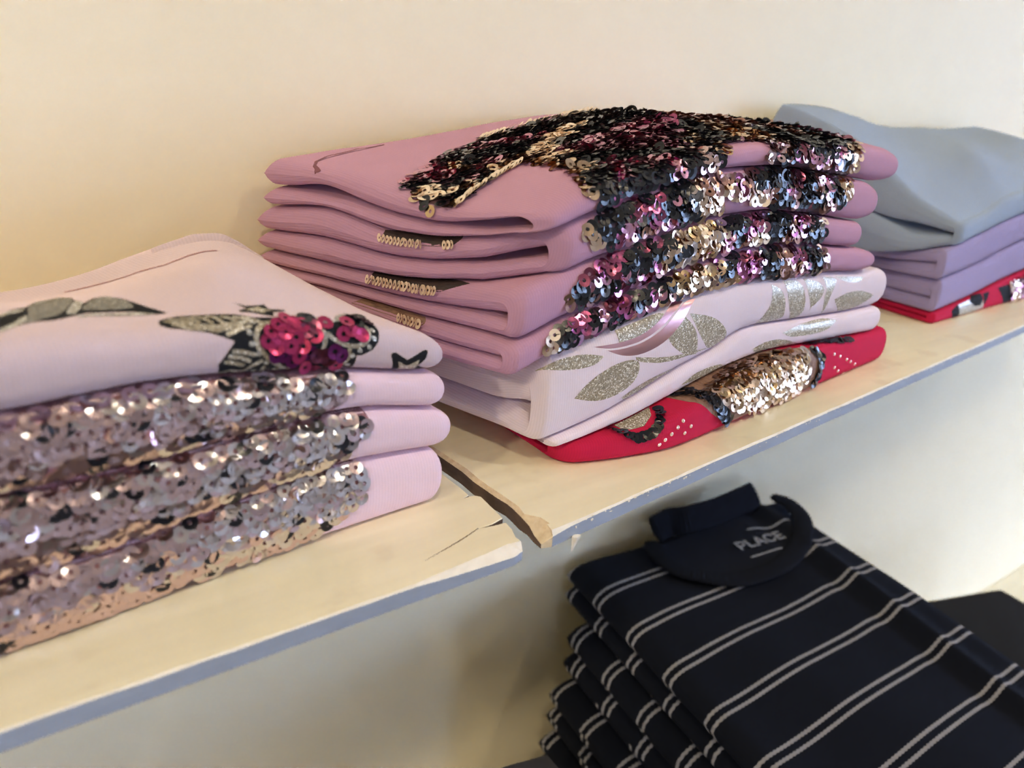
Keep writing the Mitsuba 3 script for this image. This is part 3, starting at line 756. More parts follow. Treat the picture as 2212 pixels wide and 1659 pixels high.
# ------------------------------------------------------------------ the designs, in millimetres on each garment
BUTTERFLY = {'black': [[(159.8, -17.8), (161.7, -19.5), (168.2, -20.7), (177.3, -18.2), (187.2, -15.6), (193.2, -12.4), (202.0, -11.8), (208.5, -12.9), (211.6, -10.9), (218.8, -10.7), (223.8, -8.1), (228.7, -11.3), (240.6, -22.2), (247.4, -20.8), (247.2, -12.4), (247.2, -7.9), (245.3, -3.2), (242.2, 0.8), (236.9, 3.9), (234.3, 4.3), (234.4, 7.9), (234.6, 13.1), (233.0, 12.7), (224.5, 12.9), (213.6, 13.2), (197.3, 13.4), (182.4, 13.6), (176.9, 13.4), (175.4, 6.0), (178.6, 1.7), (182.2, -2.7), (178.4, -4.7), (173.9, -6.9), (168.1, -8.7), (160.9, -11.5), (159.0, -14.0)], [(192.6, -27.8), (195.6, -23.6), (198.9, -23.5), (203.4, -24.3), (202.9, -20.0), (209.5, -18.4), (208.2, -16.8), (202.9, -15.8), (201.2, -12.6), (197.4, -14.0), (194.5, -16.1), (190.4, -17.7), (190.3, -19.3), (194.4, -21.2)], [(251.4, 2.5), (252.1, 1.4), (253.8, 0.9), (260.3, 4.1), (268.3, -1.1), (270.3, -1.7), (271.1, -0.9), (270.3, 2.2), (266.9, 6.7), (273.6, 9.7), (255.1, 12.3), (257.7, 11.5), (255.4, 12.2)], [(115.2, -43.0), (120.2, -50.0), (126.1, -52.6), (133.8, -69.4), (142.7, -81.3), (146.5, -69.2), (143.7, -55.8), (145.1, -51.0), (151.6, -59.4), (155.2, -58.3), (159.0, -51.7), (160.5, -44.8), (162.8, -35.2), (166.2, -25.4), (162.8, -25.4), (156.6, -31.8), (148.4, -35.1), (141.9, -36.7), (136.9, -33.9), (128.8, -30.1), (122.2, -29.0), (115.2, -25.4), (110.8, -23.6), (96, -20), (84, -10), (78, -2), (76, -8), (86, -22), (102, -36)]], 'grey': [[(125.5, -50.3), (134.1, -68.5), (144.0, -82.2), (146.5, -69.2), (143.1, -56.4), (136.3, -42.2), (132.1, -35.6), (127.7, -33.8), (121.2, -28.6), (119.5, -29.7), (123.3, -38.2)], [(142.7, -44.9), (149.1, -54.5), (154.6, -59.3), (158.3, -52.6), (159.7, -44.1), (158.5, -36.8), (153.5, -36.3), (146.0, -39.3), (141.8, -40.8)]], 'silver': [[(136.4, -41.0), (144.6, -58.9), (145.8, -53.4), (141.6, -43.0), (137.5, -35.8), (135.0, -36.5)], [(136.7, -33.1), (143.7, -35.3), (152.0, -32.0), (158.4, -30.2), (162.4, -25.6), (150.9, -29.0), (142.7, -32.3), (137.8, -31.1)], [(111.1, -24.9), (116.2, -29.5), (121.6, -38.1), (123.3, -38.2), (119.9, -29.6), (115.0, -24.6), (110.1, -20.3)], [(116.1, -44.8), (119.8, -48.1), (124.8, -49.0), (121.9, -44.7), (117.8, -43.4), (114.5, -39.8)], [(226.0, -10.1), (230.4, -15.1), (237.5, -20.7), (235.3, -15.4), (229.6, -10.6)]], 'lines': [[(162.1, -16.8), (163.7, -14.9), (167.3, -12.9), (172.8, -10.4), (177.4, -9.2), (184.5, -10.0), (192.4, -10.7)], [(164.5, -18.4), (166.3, -16.2), (169.7, -13.7)], [(168.2, -18.3), (170.5, -16.6), (172.3, -12.8)], [(172.4, -17.6), (174.9, -15.1), (176.3, -11.5)], [(176.9, -16.1), (179.2, -14.3), (180.1, -10.6)], [(181.8, -14.4), (184.1, -12.6), (186.2, -10.2)], [(163.5, -13.1), (167.6, -10.0), (172.1, -8.7)], [(168.5, -9.7), (172.5, -9.6), (175.4, -8.0)], [(176.7, -7.4), (181.7, -8.3), (186.3, -9.1)], [(180.2, -5.5), (185.6, -7.4), (189.7, -8.3)], [(186.0, -13.2), (189.7, -11.9), (193.3, -10.2)], [(181.5, 1.0), (185.0, 1.6), (189.3, 3.1)], [(179.8, 3.0), (183.9, 3.8), (187.5, 5.7)], [(178.5, 5.2), (181.8, 6.0), (185.0, 7.5)], [(177.5, 11.5), (181.1, 10.3), (185.6, 12.3)], [(183.2, 13.8), (184.2, 13.9), (184.7, 14.0)], [(185.9, 11.9), (188.7, 8.4), (192.2, 6.1)], [(190.6, 13.7), (190.8, 13.9), (190.8, 11.8)], [(193.5, 13.8), (194.2, 14.0), (193.8, 9.9)], [(198.8, 11.9), (201.6, 12.8)], [(189.1, -12.9), (192.5, -10.8), (194.6, -9.5)]], 'rings': [[(199.4, -9.5), (195.4, -8.9), (192.2, -6.9), (190.6, -3.7), (191.0, 0.1), (193.5, 3.4), (198.1, 7.7), (203.6, 12.0), (208.1, 13.8)], [(221.7, -4.1), (223.6, -2.2), (227.0, -0.6), (230.8, 0.2), (234.8, -0.0), (238.2, -1.6), (240.8, -4.5), (242.0, -7.6), (241.6, -10.2)], [(218.8, -7.5), (219.8, -5.2), (220.0, -2.3), (219.0, 0.6), (218.4, 2.7)], [(230.8, 1.9), (230.7, 5.1), (229.3, 9.4)]], 'dots': [(244.1, -8.1), (243.4, -4.2), (240.4, -0.3), (235.8, 1.8), (232.4, 4.5), (231.6, 10.0), (188.5, -5.7), (188.6, -1.3), (191.2, 2.9), (194.5, 7.0), (191.6, -10.1)], 'gold': [[(193.1, -19.8), (197.0, -20.9), (199.8, -22.4), (200.6, -20.1), (203.9, -17.5), (199.3, -16.5), (199.5, -14.8), (196.5, -16.7)], [(255.5, 5.0), (261.0, 7.2), (266.6, 3.2), (266.6, 10.2), (270.7, 11.4), (257.5, 12.2), (258.1, 10.4)]], 'seq': [(196.8, -5.6, 'c'), (195.2, -2.1, 'c'), (200.8, -8.0, 'c'), (197.8, 0.6, 'c'), (205.3, -11.0, 'c'), (208.1, -8.8, 'c'), (202.7, -5.3, 'c'), (199.9, -3.2, 'c'), (206.9, -3.0, 'c'), (204.2, 0.3, 'c'), (201.8, 4.3, 'p'), (205.4, 7.2, 'p'), (209.5, 0.5, 'c'), (207.8, 4.6, 'c'), (212.6, 3.6, 'p'), (215.7, 4.9, 'm'), (211.3, 9.9, 'c'), (216.1, 12.4, 'c'), (220.0, 12.7, 'c'), (221.4, 7.0, 'm'), (223.7, 2.9, 'p'), (227.1, 4.7, 'p'), (225.4, 9.6, 'c'), (215.4, -3.4, 'c'), (212.3, -5.7, 'm'), (215.7, -6.9, 'm'), (221.7, -9.0, 'c'), (228.2, -4.5, 'c'), (231.5, -6.5, 'c'), (235.9, -5.8, 'c'), (237.5, -4.8, 'c'), (232.0, -10.1, 'c'), (218.8, 4.9, 'm'), (222.0, 12.8, 'm'), (198.4, 4.1, 'p'), (200.2, -0.4, 'c'), (210.5, -7.5, 'c'), (205.8, -7.5, 'c')], 'seam': [(157.5, -118.1), (168.8, -117.3), (178.4, -115.3), (187.5, -109.4), (194.7, -97.6), (206.2, -99.0), (213.9, -98.7), (219.5, -97.9)], 'seq_black': [(238.4, -16.9, 'b'), (238.3, -13.7, 'b'), (242.6, -16.9, 'b'), (242.5, -13.7, 'b'), (237.9, -10.9, 'b'), (243.6, -12.3, 'b'), (213.4, -11.0, 'b'), (215.2, -9.8, 'b')]}
PINK_EDGE = {'spangled_pink_tee_002': [(233.4, -10.7), (230.8, -3.7), (227.6, 2.4), (224.4, 9.3), (224.5, 12.0)], 'spangled_pink_tee_001': [(241.5, -11.0), (242.1, -5.3), (239.2, -0.2), (234.5, 3.5), (229.4, 8.7)], 'spangled_pink_tee': [(237.9, -14.2), (242.1, -5.4), (239.2, 1.1), (234.5, 4.6), (219.8, 12.7)]}
MAUVE = {'m4': {'area': [(0.0, -75.9), (7.0, -99.4), (27.5, -111.9), (54.0, -125.0), (90.6, -138.2), (118.1, -139.5), (141.1, -134.6), (176.1, -134.7), (180.2, -99.3), (198.4, -79.9), (256.4, -88.6), (297.3, -81.7), (292.5, -49.3), (295.7, -33.9), (267.9, -7.8), (265.6, 0.1), (264.3, 7.4), (280.4, 31.5), (234.5, 29.8), (209.6, 33.7), (160.5, 1.5), (168.9, -10.4), (151.3, -12.4), (135.9, -10.0), (122.6, 1.8), (146.6, 20.8), (111.3, 9.8), (69.3, 7.7), (38.2, 8.1), (24.5, -2.6), (27.6, -10.7), (38.8, -26.9), (47.7, -52.4), (49.6, -65.3), (27.7, -61.8), (3.8, -53.4), (0.1, -51.2), (0.0, -38.8), (0.0, -51.2)], 'seeds': [(0.0, -78.0, 'f_gold'), (1.2, -85.2, 'f_gold'), (0.0, -74.9, 'f_gold'), (7.0, -74.8, 'f_cream'), (11.7, -83.2, 'f_cream'), (1.1, -56.4, 'f_bronze'), (3.8, -57.8, 'f_bronze'), (0.2, -51.5, 'f_bronze'), (3.8, -91.1, 'f_black'), (12.2, -93.1, 'f_black'), (2.0, -71.4, 'f_black'), (19.3, -82.7, 'f_black'), (31.2, -84.9, 'f_black'), (9.3, -63.7, 'f_black'), (48.5, -98.0, 'f_black'), (63.8, -101.1, 'f_black'), (64.9, -89.0, 'f_black'), (79.3, -94.1, 'f_black'), (34.1, -72.4, 'f_black'), (98.2, -103.7, 'f_black'), (0.3, -71.1, 'f_black'), (13.2, -97.1, 'f_pink'), (26.7, -95.6, 'f_pink'), (32.9, -98.4, 'f_pink'), (74.9, -111.5, 'f_pink'), (80.6, -98.9, 'f_pink'), (88.0, -99.8, 'f_pink'), (29.7, -79.8, 'f_pink'), (50.4, -86.8, 'f_pink'), (53.6, -110.4, 'f_grey'), (89.3, -122.1, 'f_grey'), (116.9, -127.1, 'f_grey'), (24.9, -64.5, 'f_grey'), (48.4, -71.9, 'f_gold'), (36.9, -72.4, 'f_gold'), (37.7, -95.9, 'f_gold'), (23.9, -69.6, 'f_gold'), (59.7, -64.6, 'f_gold'), (51.4, -59.5, 'f_gold'), (74.8, -73.2, 'f_cream'), (91.2, -83.1, 'f_cream'), (60.6, -56.3, 'f_cream'), (56.4, -59.9, 'f_cream'), (100.7, -87.7, 'f_cream'), (116.1, -96.4, 'f_cream'), (126.9, -102.1, 'f_grey'), (84.7, -70.3, 'f_grey'), (133.3, -98.2, 'f_grey'), (140.1, -122.6, 'f_grey'), (145.4, -102.9, 'f_grey'), (126.6, -115.8, 'f_grey'), (108.2, -80.3, 'f_black'), (122.9, -84.7, 'f_black'), (134.0, -82.0, 'f_black'), (145.5, -82.7, 'f_black'), (109.7, -108.8, 'f_black'), (93.9, -72.9, 'f_black'), (83.3, -59.6, 'f_pink'), (99.2, -59.0, 'f_pink'), (116.1, -59.1, 'f_pink'), (141.4, -65.9, 'f_pink'), (110.4, -44.6, 'f_pink'), (99.6, -50.2, 'f_magenta'), (87.0, -50.9, 'f_magenta'), (149.2, -66.2, 'f_magenta'), (130.1, -40.3, 'f_magenta'), (150.4, -60.8, 'f_magenta'), (123.7, -50.2, 'f_magenta'), (118.4, -27.6, 'f_magenta'), (140.8, -75.1, 'f_maroon'), (133.3, -49.3, 'f_maroon'), (107.5, -36.1, 'f_maroon'), (87.6, -42.6, 'f_maroon'), (58.9, -43.2, 'f_black'), (62.5, -37.8, 'f_black'), (72.1, -34.8, 'f_black'), (74.9, -26.0, 'f_black'), (86.4, -19.2, 'f_black'), (97.8, -14.5, 'f_black'), (36.1, -16.7, 'f_black'), (32.9, -6.2, 'f_black'), (48.0, -16.0, 'f_black'), (64.0, -7.5, 'f_black'), (64.9, -0.7, 'f_black'), (51.7, -0.9, 'f_black'), (33.0, 1.2, 'f_black'), (54.9, 7.7, 'f_black'), (74.1, 4.3, 'f_black'), (91.8, 6.4, 'f_black'), (96.8, 2.0, 'f_black'), (79.0, -2.1, 'f_black'), (117.5, 15.7, 'f_black'), (62.8, -18.1, 'f_pink'), (51.8, -8.8, 'f_pink'), (71.5, -20.8, 'f_pink'), (85.6, -13.3, 'f_pink'), (85.4, -8.0, 'f_pink'), (85.6, -1.7, 'f_pink'), (90.0, 2.7, 'f_pink'), (77.5, -16.3, 'f_pink'), (52.5, 2.8, 'f_copper'), (101.0, 9.5, 'f_copper'), (41.2, -3.1, 'f_grey'), (40.5, -4.6, 'f_grey'), (65.4, 7.5, 'f_maroon'), (49.9, 8.4, 'f_maroon'), (74.8, -13.0, 'f_maroon'), (88.5, 10.6, 'f_maroon'), (49.2, -34.6, 'f_gold'), (37.6, -22.7, 'f_gold'), (29.3, -12.1, 'f_gold'), (25.4, -5.7, 'f_gold'), (44.9, -39.1, 'f_gold'), (47.6, -47.2, 'f_gold'), (43.4, -33.7, 'f_gold'), (155.6, -52.2, 'f_black'), (150.9, -42.1, 'f_black'), (146.8, -32.7, 'f_black'), (139.0, -20.7, 'f_black'), (122.5, -5.4, 'f_black'), (109.5, -4.0, 'f_black'), (100.6, -2.5, 'f_black'), (120.8, -15.4, 'f_black'), (129.5, -30.7, 'f_black'), (131.2, -27.7, 'f_gold'), (135.4, -32.6, 'f_gold'), (140.9, 21.6, 'f_gold'), (116.4, -12.2, 'f_rose'), (112.7, -0.5, 'f_rose'), (113.6, 3.9, 'f_rose'), (164.7, 36.8, 'f_rose'), (158.2, -29.2, 'f_gold'), (174.4, -34.7, 'f_gold'), (187.1, -37.8, 'f_gold'), (177.7, -46.7, 'f_gold'), (183.3, -28.6, 'f_gold'), (134.3, -7.3, 'f_gold'), (127.0, -2.5, 'f_gold'), (161.4, -19.5, 'f_gold'), (169.5, -19.1, 'f_gold'), (186.2, -63.2, 'f_copper'), (203.3, -63.2, 'f_copper'), (210.2, -55.1, 'f_copper'), (198.2, -66.0, 'f_copper'), (211.7, -46.2, 'f_silver'), (157.2, -9.3, 'f_silver'), (143.4, -5.1, 'f_silver'), (248.1, -65.4, 'f_black'), (209.3, -34.6, 'f_black'), (254.7, -59.4, 'f_black'), (215.9, -29.5, 'f_black'), (174.1, -8.7, 'f_rose'), (168.4, -0.9, 'f_rose'), (162.1, -2.4, 'f_rose'), (173.7, 1.8, 'f_rose'), (292.5, -81.8, 'f_copper'), (233.0, -38.0, 'f_copper'), (181.6, -3.6, 'f_copper'), (167.7, 4.9, 'f_copper'), (214.6, 36.5, 'f_gold'), (211.0, 33.4, 'f_gold'), (155.6, 1.3, 'f_gold'), (297.3, -75.7, 'f_black'), (295.0, -64.5, 'f_black'), (270.3, -42.1, 'f_black'), (206.5, -7.6, 'f_black'), (197.0, -7.5, 'f_black'), (216.8, -1.5, 'f_black'), (223.4, -4.8, 'f_black'), (186.2, 5.1, 'f_black'), (200.9, 3.2, 'f_copper'), (214.4, 4.3, 'f_copper'), (242.9, 19.3, 'f_copper'), (207.3, 15.7, 'f_copper'), (228.6, 2.1, 'f_copper'), (207.6, -1.1, 'f_pink'), (220.8, 2.5, 'f_pink'), (289.7, -47.5, 'f_maroon'), (280.0, 48.1, 'f_maroon'), (197.0, 0.6, 'f_maroon'), (281.8, -52.9, 'f_maroon'), (233.3, -9.3, 'f_black'), (295.0, -44.8, 'f_black'), (245.6, -6.3, 'f_black'), (252.6, -0.6, 'f_black'), (260.9, -13.2, 'f_black'), (242.5, 5.8, 'f_black'), (232.8, -2.3, 'f_black'), (278.8, -30.5, 'f_pink'), (242.7, -3.0, 'f_pink'), (239.3, 1.5, 'f_pink'), (264.6, -8.3, 'f_gold'), (258.2, -3.8, 'f_gold'), (258.7, 5.0, 'f_gold'), (264.5, 0.2, 'f_gold'), (255.6, 12.5, 'f_gold'), (257.7, 8.8, 'f_copper')], 'edge': [(87.0, -134.1), (114.2, -135.2), (136.3, -129.5), (164.2, -124.5)], 'edge2': [(48.4, -64.2), (37.6, -63.8), (28.5, -62.8), (15.8, -59.5), (4.4, -54.4)], 'seam': [(0.0, -82.8), (0.8, -159.1), (5.7, -160.8), (14.9, -160.3), (25.0, -157.7), (39.8, -159.4)]}, 'm3': {'area': [(7.9, -8.4), (24.6, -11.6), (56.6, -12.5), (93.2, -12.2), (107.0, -9.4), (131.5, -9.4), (151.6, -11.8), (250.8, -49.2), (234.3, -12.6), (251.7, -10.9), (251.7, -0.0), (235.8, 9.7), (237.8, 19.3), (170.5, 17.0), (143.2, 10.1), (133.9, 5.0), (114.4, 3.4), (120.5, 15.7), (112.7, 16.1), (67.5, 14.2), (37.3, 13.8), (18.2, 3.5), (10.5, -2.6)], 'seeds': [(7.8, -5.9, 'f_gold'), (12.9, -0.6, 'f_gold'), (18.5, 4.9, 'f_gold'), (30.1, 13.6, 'f_gold'), (51.0, 14.0, 'f_gold'), (16.2, -9.3, 'f_black'), (22.5, -4.4, 'f_black'), (28.9, 2.2, 'f_black'), (27.2, -7.9, 'f_black'), (34.9, -3.0, 'f_black'), (54.8, 0.3, 'f_black'), (69.7, 4.7, 'f_black'), (80.5, 5.1, 'f_black'), (82.5, -1.9, 'f_black'), (71.8, -4.5, 'f_black'), (49.7, 6.2, 'f_black'), (74.6, 14.4, 'f_black'), (90.5, 13.6, 'f_black'), (40.4, -8.8, 'f_black'), (55.4, -6.7, 'f_black'), (38.1, -0.9, 'f_pink'), (47.3, 4.2, 'f_pink'), (47.5, 8.1, 'f_pink'), (73.6, 5.9, 'f_pink'), (80.1, 10.5, 'f_pink'), (69.1, 10.0, 'f_pink'), (48.6, -6.2, 'f_maroon'), (34.1, 7.7, 'f_maroon'), (61.3, -2.5, 'f_maroon'), (65.9, 14.1, 'f_maroon'), (130.1, -7.0, 'f_maroon'), (185.8, -7.8, 'f_maroon'), (209.5, 11.3, 'f_maroon'), (61.4, -3.7, 'f_magenta'), (52.9, -3.8, 'f_magenta'), (52.7, 13.7, 'f_copper'), (110.4, -8.6, 'f_copper'), (125.4, -4.7, 'f_copper'), (101.5, -6.0, 'f_copper'), (138.2, -2.7, 'f_copper'), (185.2, 4.9, 'f_copper'), (156.9, 1.0, 'f_copper'), (211.4, -4.1, 'f_copper'), (226.9, 6.2, 'f_copper'), (102.8, 4.3, 'f_gold'), (110.9, 8.4, 'f_gold'), (107.1, 12.7, 'f_gold'), (98.0, 1.0, 'f_gold'), (121.4, -1.2, 'f_gold'), (126.8, 3.1, 'f_gold'), (148.6, 3.2, 'f_gold'), (206.5, 41.6, 'f_gold'), (249.0, -2.8, 'f_gold'), (243.1, -6.8, 'f_gold'), (91.8, -1.4, 'f_gold'), (106.4, 7.7, 'f_cream'), (146.2, 7.2, 'f_cream'), (150.0, 6.1, 'f_cream'), (124.3, 6.9, 'f_cream'), (165.5, -1.4, 'f_black'), (181.3, 9.7, 'f_black'), (201.3, -0.5, 'f_black'), (193.6, 5.8, 'f_black'), (218.3, 1.0, 'f_black'), (228.5, -2.9, 'f_black'), (211.1, 7.7, 'f_black'), (173.0, 14.6, 'f_black'), (170.5, -6.9, 'f_black'), (239.1, 2.4, 'f_black'), (151.5, -4.6, 'f_black'), (222.7, -5.2, 'f_pink'), (184.5, 3.5, 'f_pink'), (220.1, -2.0, 'f_pink'), (90.1, -0.5, 'f_grey'), (51.2, -1.9, 'f_grey')]}, 'm2': {'area': [(26.9, 4.5), (29.3, 0.6), (39.9, -5.1), (57.6, -9.6), (87.0, -10.2), (133.0, -10.5), (151.5, -11.7), (190.4, -9.5), (223.4, -7.7), (255.8, -9.1), (256.1, -5.2), (256.2, 4.1), (262.4, 12.7), (195.4, 12.3), (124.0, 13.4), (81.7, 13.2), (58.9, 13.4), (46.6, 13.5)], 'seeds': [(24.5, 2.3, 'f_gold'), (26.2, -0.6, 'f_gold'), (25.0, 1.8, 'f_cream'), (127.3, -9.3, 'f_cream'), (184.1, 5.7, 'f_cream'), (254.8, -5.8, 'f_cream'), (31.1, 10.7, 'f_copper'), (44.3, 13.6, 'f_copper'), (49.1, -2.3, 'f_copper'), (65.0, -14.1, 'f_copper'), (98.3, 6.1, 'f_copper'), (214.0, 2.2, 'f_copper'), (221.0, 5.1, 'f_copper'), (170.5, 5.8, 'f_copper'), (33.6, -2.6, 'f_black'), (43.5, 3.3, 'f_black'), (56.5, 10.8, 'f_black'), (63.1, 4.5, 'f_black'), (76.3, 3.4, 'f_black'), (85.8, -1.3, 'f_black'), (96.3, -3.5, 'f_black'), (68.7, -3.8, 'f_black'), (79.8, -8.0, 'f_black'), (100.7, -7.4, 'f_black'), (108.8, 4.9, 'f_black'), (111.7, 1.6, 'f_black'), (163.5, -0.9, 'f_black'), (205.4, -0.5, 'f_black'), (251.2, 36.8, 'f_black'), (237.8, 1.8, 'f_black'), (242.3, -1.4, 'f_black'), (249.5, 8.3, 'f_black'), (39.9, 10.1, 'f_black'), (195.3, -3.6, 'f_black'), (155.8, -7.2, 'f_black'), (45.9, -2.1, 'f_pink'), (49.1, -2.3, 'f_pink'), (80.2, 8.8, 'f_pink'), (66.1, 2.8, 'f_pink'), (190.9, -5.2, 'f_pink'), (154.0, 3.4, 'f_pink'), (228.7, -3.9, 'f_pink'), (52.7, -6.0, 'f_magenta'), (63.1, -7.9, 'f_magenta'), (68.4, 9.0, 'f_magenta'), (172.1, -2.5, 'f_magenta'), (223.4, -1.0, 'f_magenta'), (43.0, -5.3, 'f_maroon'), (88.0, 7.1, 'f_maroon'), (86.1, -11.9, 'f_maroon'), (58.8, -1.9, 'f_maroon'), (181.3, -4.4, 'f_maroon'), (222.5, -7.0, 'f_maroon'), (67.7, 13.4, 'f_maroon'), (100.8, 2.8, 'f_gold'), (107.1, 8.7, 'f_gold'), (132.0, 5.1, 'f_gold'), (134.8, 1.6, 'f_gold'), (125.6, 7.8, 'f_gold'), (138.1, -1.8, 'f_gold'), (146.3, -1.8, 'f_gold'), (174.3, 4.8, 'f_gold'), (180.1, 2.4, 'f_gold'), (111.1, -5.0, 'f_gold'), (126.3, -1.6, 'f_gold'), (144.0, 4.6, 'f_gold'), (103.8, -0.3, 'f_gold'), (120.3, 5.0, 'f_silver'), (144.2, -3.4, 'f_silver'), (184.3, 1.4, 'f_silver'), (138.7, -6.9, 'f_bronze'), (123.1, -7.5, 'f_bronze'), (245.0, -3.0, 'f_grey'), (59.1, 0.7, 'f_grey')]}, 'm1': {'area': [(20.7, 2.4), (18.3, -3.0), (27.5, -5.3), (40.2, -6.0), (77.1, -6.8), (121.1, -7.5), (192.8, -8.1), (259.0, -7.6), (269.3, -4.8), (273.3, 4.9), (268.6, 11.5), (229.2, 12.2), (142.9, 9.9), (108.5, 9.4), (82.9, 9.1), (53.7, 8.8), (35.4, 8.3)], 'seeds': [(19.9, -2.2, 'f_gold'), (23.1, 5.0, 'f_gold'), (23.4, -1.4, 'f_cream'), (20.0, -2.9, 'f_cream'), (25.8, -1.1, 'f_grey'), (27.2, 8.5, 'f_copper'), (107.0, 9.4, 'f_copper'), (216.0, 2.0, 'f_copper'), (222.0, 3.7, 'f_copper'), (231.4, 5.9, 'f_copper'), (110.1, 3.6, 'f_copper'), (30.3, 4.2, 'f_black'), (36.0, 2.5, 'f_black'), (32.6, -2.5, 'f_black'), (54.8, -1.0, 'f_black'), (69.2, 4.0, 'f_black'), (73.6, 9.1, 'f_black'), (81.9, -2.6, 'f_black'), (93.0, -4.3, 'f_black'), (107.1, -2.7, 'f_black'), (123.1, 8.2, 'f_black'), (97.7, 9.1, 'f_black'), (159.5, 1.8, 'f_black'), (163.2, -3.2, 'f_black'), (207.2, 4.7, 'f_black'), (199.9, -1.8, 'f_black'), (255.5, 4.8, 'f_black'), (247.3, 0.0, 'f_black'), (51.6, 8.7, 'f_black'), (105.3, 5.1, 'f_black'), (42.0, -2.8, 'f_magenta'), (46.7, 0.1, 'f_magenta'), (72.0, 2.1, 'f_magenta'), (183.5, -0.3, 'f_magenta'), (75.0, -2.1, 'f_magenta'), (45.9, 3.7, 'f_pink'), (79.8, 9.0, 'f_pink'), (58.1, -2.4, 'f_pink'), (187.9, -2.8, 'f_pink'), (96.7, 2.1, 'f_pink'), (244.1, 4.8, 'f_pink'), (60.7, 8.8, 'f_maroon'), (64.8, -2.7, 'f_maroon'), (96.2, -0.7, 'f_maroon'), (172.2, -4.5, 'f_maroon'), (230.5, -1.9, 'f_maroon'), (98.0, 9.1, 'f_maroon'), (150.2, -9.0, 'f_maroon'), (129.1, 6.3, 'f_gold'), (130.8, 2.1, 'f_gold'), (142.6, 0.9, 'f_gold'), (151.1, 8.2, 'f_gold'), (150.5, 0.1, 'f_gold'), (129.2, 9.4, 'f_gold'), (144.8, 9.6, 'f_gold'), (163.3, 9.7, 'f_gold'), (102.3, 5.8, 'f_gold'), (114.8, -3.3, 'f_bronze'), (130.7, -4.7, 'f_bronze'), (146.4, -3.6, 'f_bronze'), (267.4, -0.0, 'f_rose'), (269.6, 7.0, 'f_rose'), (271.9, 3.2, 'f_rose'), (143.2, -5.8, 'f_rose')]}, 'strips': {'mauve_tee_002': {'dark': [(0.6, -112), (0.6, -62), (5, -66), (8, -80), (7, -108), (4, -118)], 'chain': [(0.7, -111), (0.7, -82)], 'chain2': [(0.7, -67), (0.7, -62)]}, 'mauve_tee_001': {'dark': [(0.6, -105), (0.6, -54), (5, -45), (9, -60), (12, -95), (8, -118), (4, -115)], 'chain': [(0.7, -108), (0.7, -76)], 'chain2': [(0.6, -72), (0.6, -57)]}, 'mauve_tee': {'dark': [(0.6, -118), (0.6, -62), (5, -70), (6, -118)], 'chain': [(0.7, -79), (0.7, -64)], 'chain2': None}}}
LEAVES = {'leaf_tee_001': [[(0.7, -18.5), (11.0, -19.0), (25.4, -17.3), (39.5, -11.2), (33.9, -8.0), (19.9, -10.3), (7.1, -14.2)], [(20.6, 6.4), (28.4, 0.6), (40.8, -2.9), (54.1, -3.5), (65.9, 0.4), (68.3, 7.7), (64.9, 15.0), (53.5, 17.5), (37.6, 15.4)], [(63.6, 26.5), (58.8, 21.6), (70.2, 19.1), (85.3, 19.3), (106.4, 23.1), (118.3, 24.9), (88.0, 24.1), (74.7, 26.7), (58.8, 27.3)], [(49.7, -22.2), (66.8, -21.4), (82.7, -20.7), (87.6, -17.2), (74.6, -13.0), (60.5, -12.0), (50.5, -14.7)], [(85.7, -7.4), (100.5, -13.3), (115.2, 1.4), (120.9, 19.0), (110.0, 16.2), (93.4, 3.8)], [(106.4, -11.9), (131.7, -2.3), (147.8, 11.8), (151.0, 21.3), (134.9, 22.0), (119.4, 7.1)], [(62.9, -2.2), (93.5, 11.1), (146.6, 21.5), (156.9, 21.5), (95.2, 15.2), (65.3, 2.0)], [(189.6, -10.6), (200.4, -7.0), (206.8, 1.3), (211.1, 13.8), (199.1, 18.8), (183.1, 18.9), (184.3, 10.7), (190.6, 3.1)], [(204.3, -12.1), (222.4, -11.7), (230.6, -0.2), (234.4, 12.1), (229.3, 19.0), (223.6, 19.1), (210.5, 3.2)], [(228.1, -12.3), (245.9, -9.6), (253.8, -3.5), (252.0, 2.9), (241.6, 9.0), (233.7, -1.6)], [(251.9, -11.7), (263.9, -12.0), (270.3, -9.2), (263.7, 0.3), (262.0, 11.7), (263.6, 17.9), (255.6, 4.9), (257.5, -3.3)], [(268.5, -11.8), (308.3, -10.0), (303.9, -6.0), (282.7, -7.2)], [(270.6, 5.0), (289.0, -0.2), (309.0, 0.3), (326.9, 5.5), (314.3, 12.2), (300.5, 17.3), (286.4, 17.5)]], 'leaf_tee': [[(201.3, -2.2), (221.4, -5.9), (251.2, -9.2), (270.2, -5.2), (257.0, 1.2), (233.7, 2.4), (210.7, 2.0)], [(170.0, 4.7), (183.7, 1.5), (205.3, 2.3), (229.2, 9.7), (226.0, 9.3), (200.2, 8.9), (176.7, 10.6)], [(100.0, 2.9), (113.8, -0.9), (136.9, 3.2), (141.5, 7.7), (131.6, 6.8), (115.5, 6.5)]], 'foil': [[(33.3, -18.2), (50.5, -14.7), (67.5, -13.1), (80.4, -15.4), (93.4, -21.3), (100.5, -22.6), (103.7, -19.9), (92.1, -15.9), (83.7, -12.1), (69.2, -9.8), (53.6, -11.6), (42.2, -14.2)], [(42.1, -13.2), (55.3, -10.0), (71.0, -8.4), (85.6, -10.8), (95.0, -15.6), (105.6, -19.6), (114.6, -18.5), (108.3, -15.8), (99.2, -8.1), (86.5, -1.6), (70.0, -1.3), (53.8, -6.0)]], 'side_glitter': [(0.5, -84), (0.5, -76), (3, -80), (3, -89)], 'side_foil': [[(0.5, -75), (0.5, -71), (4, -80), (4, -84)], [(0.5, -67), (0.5, -61), (4, -70), (4, -76)]]}
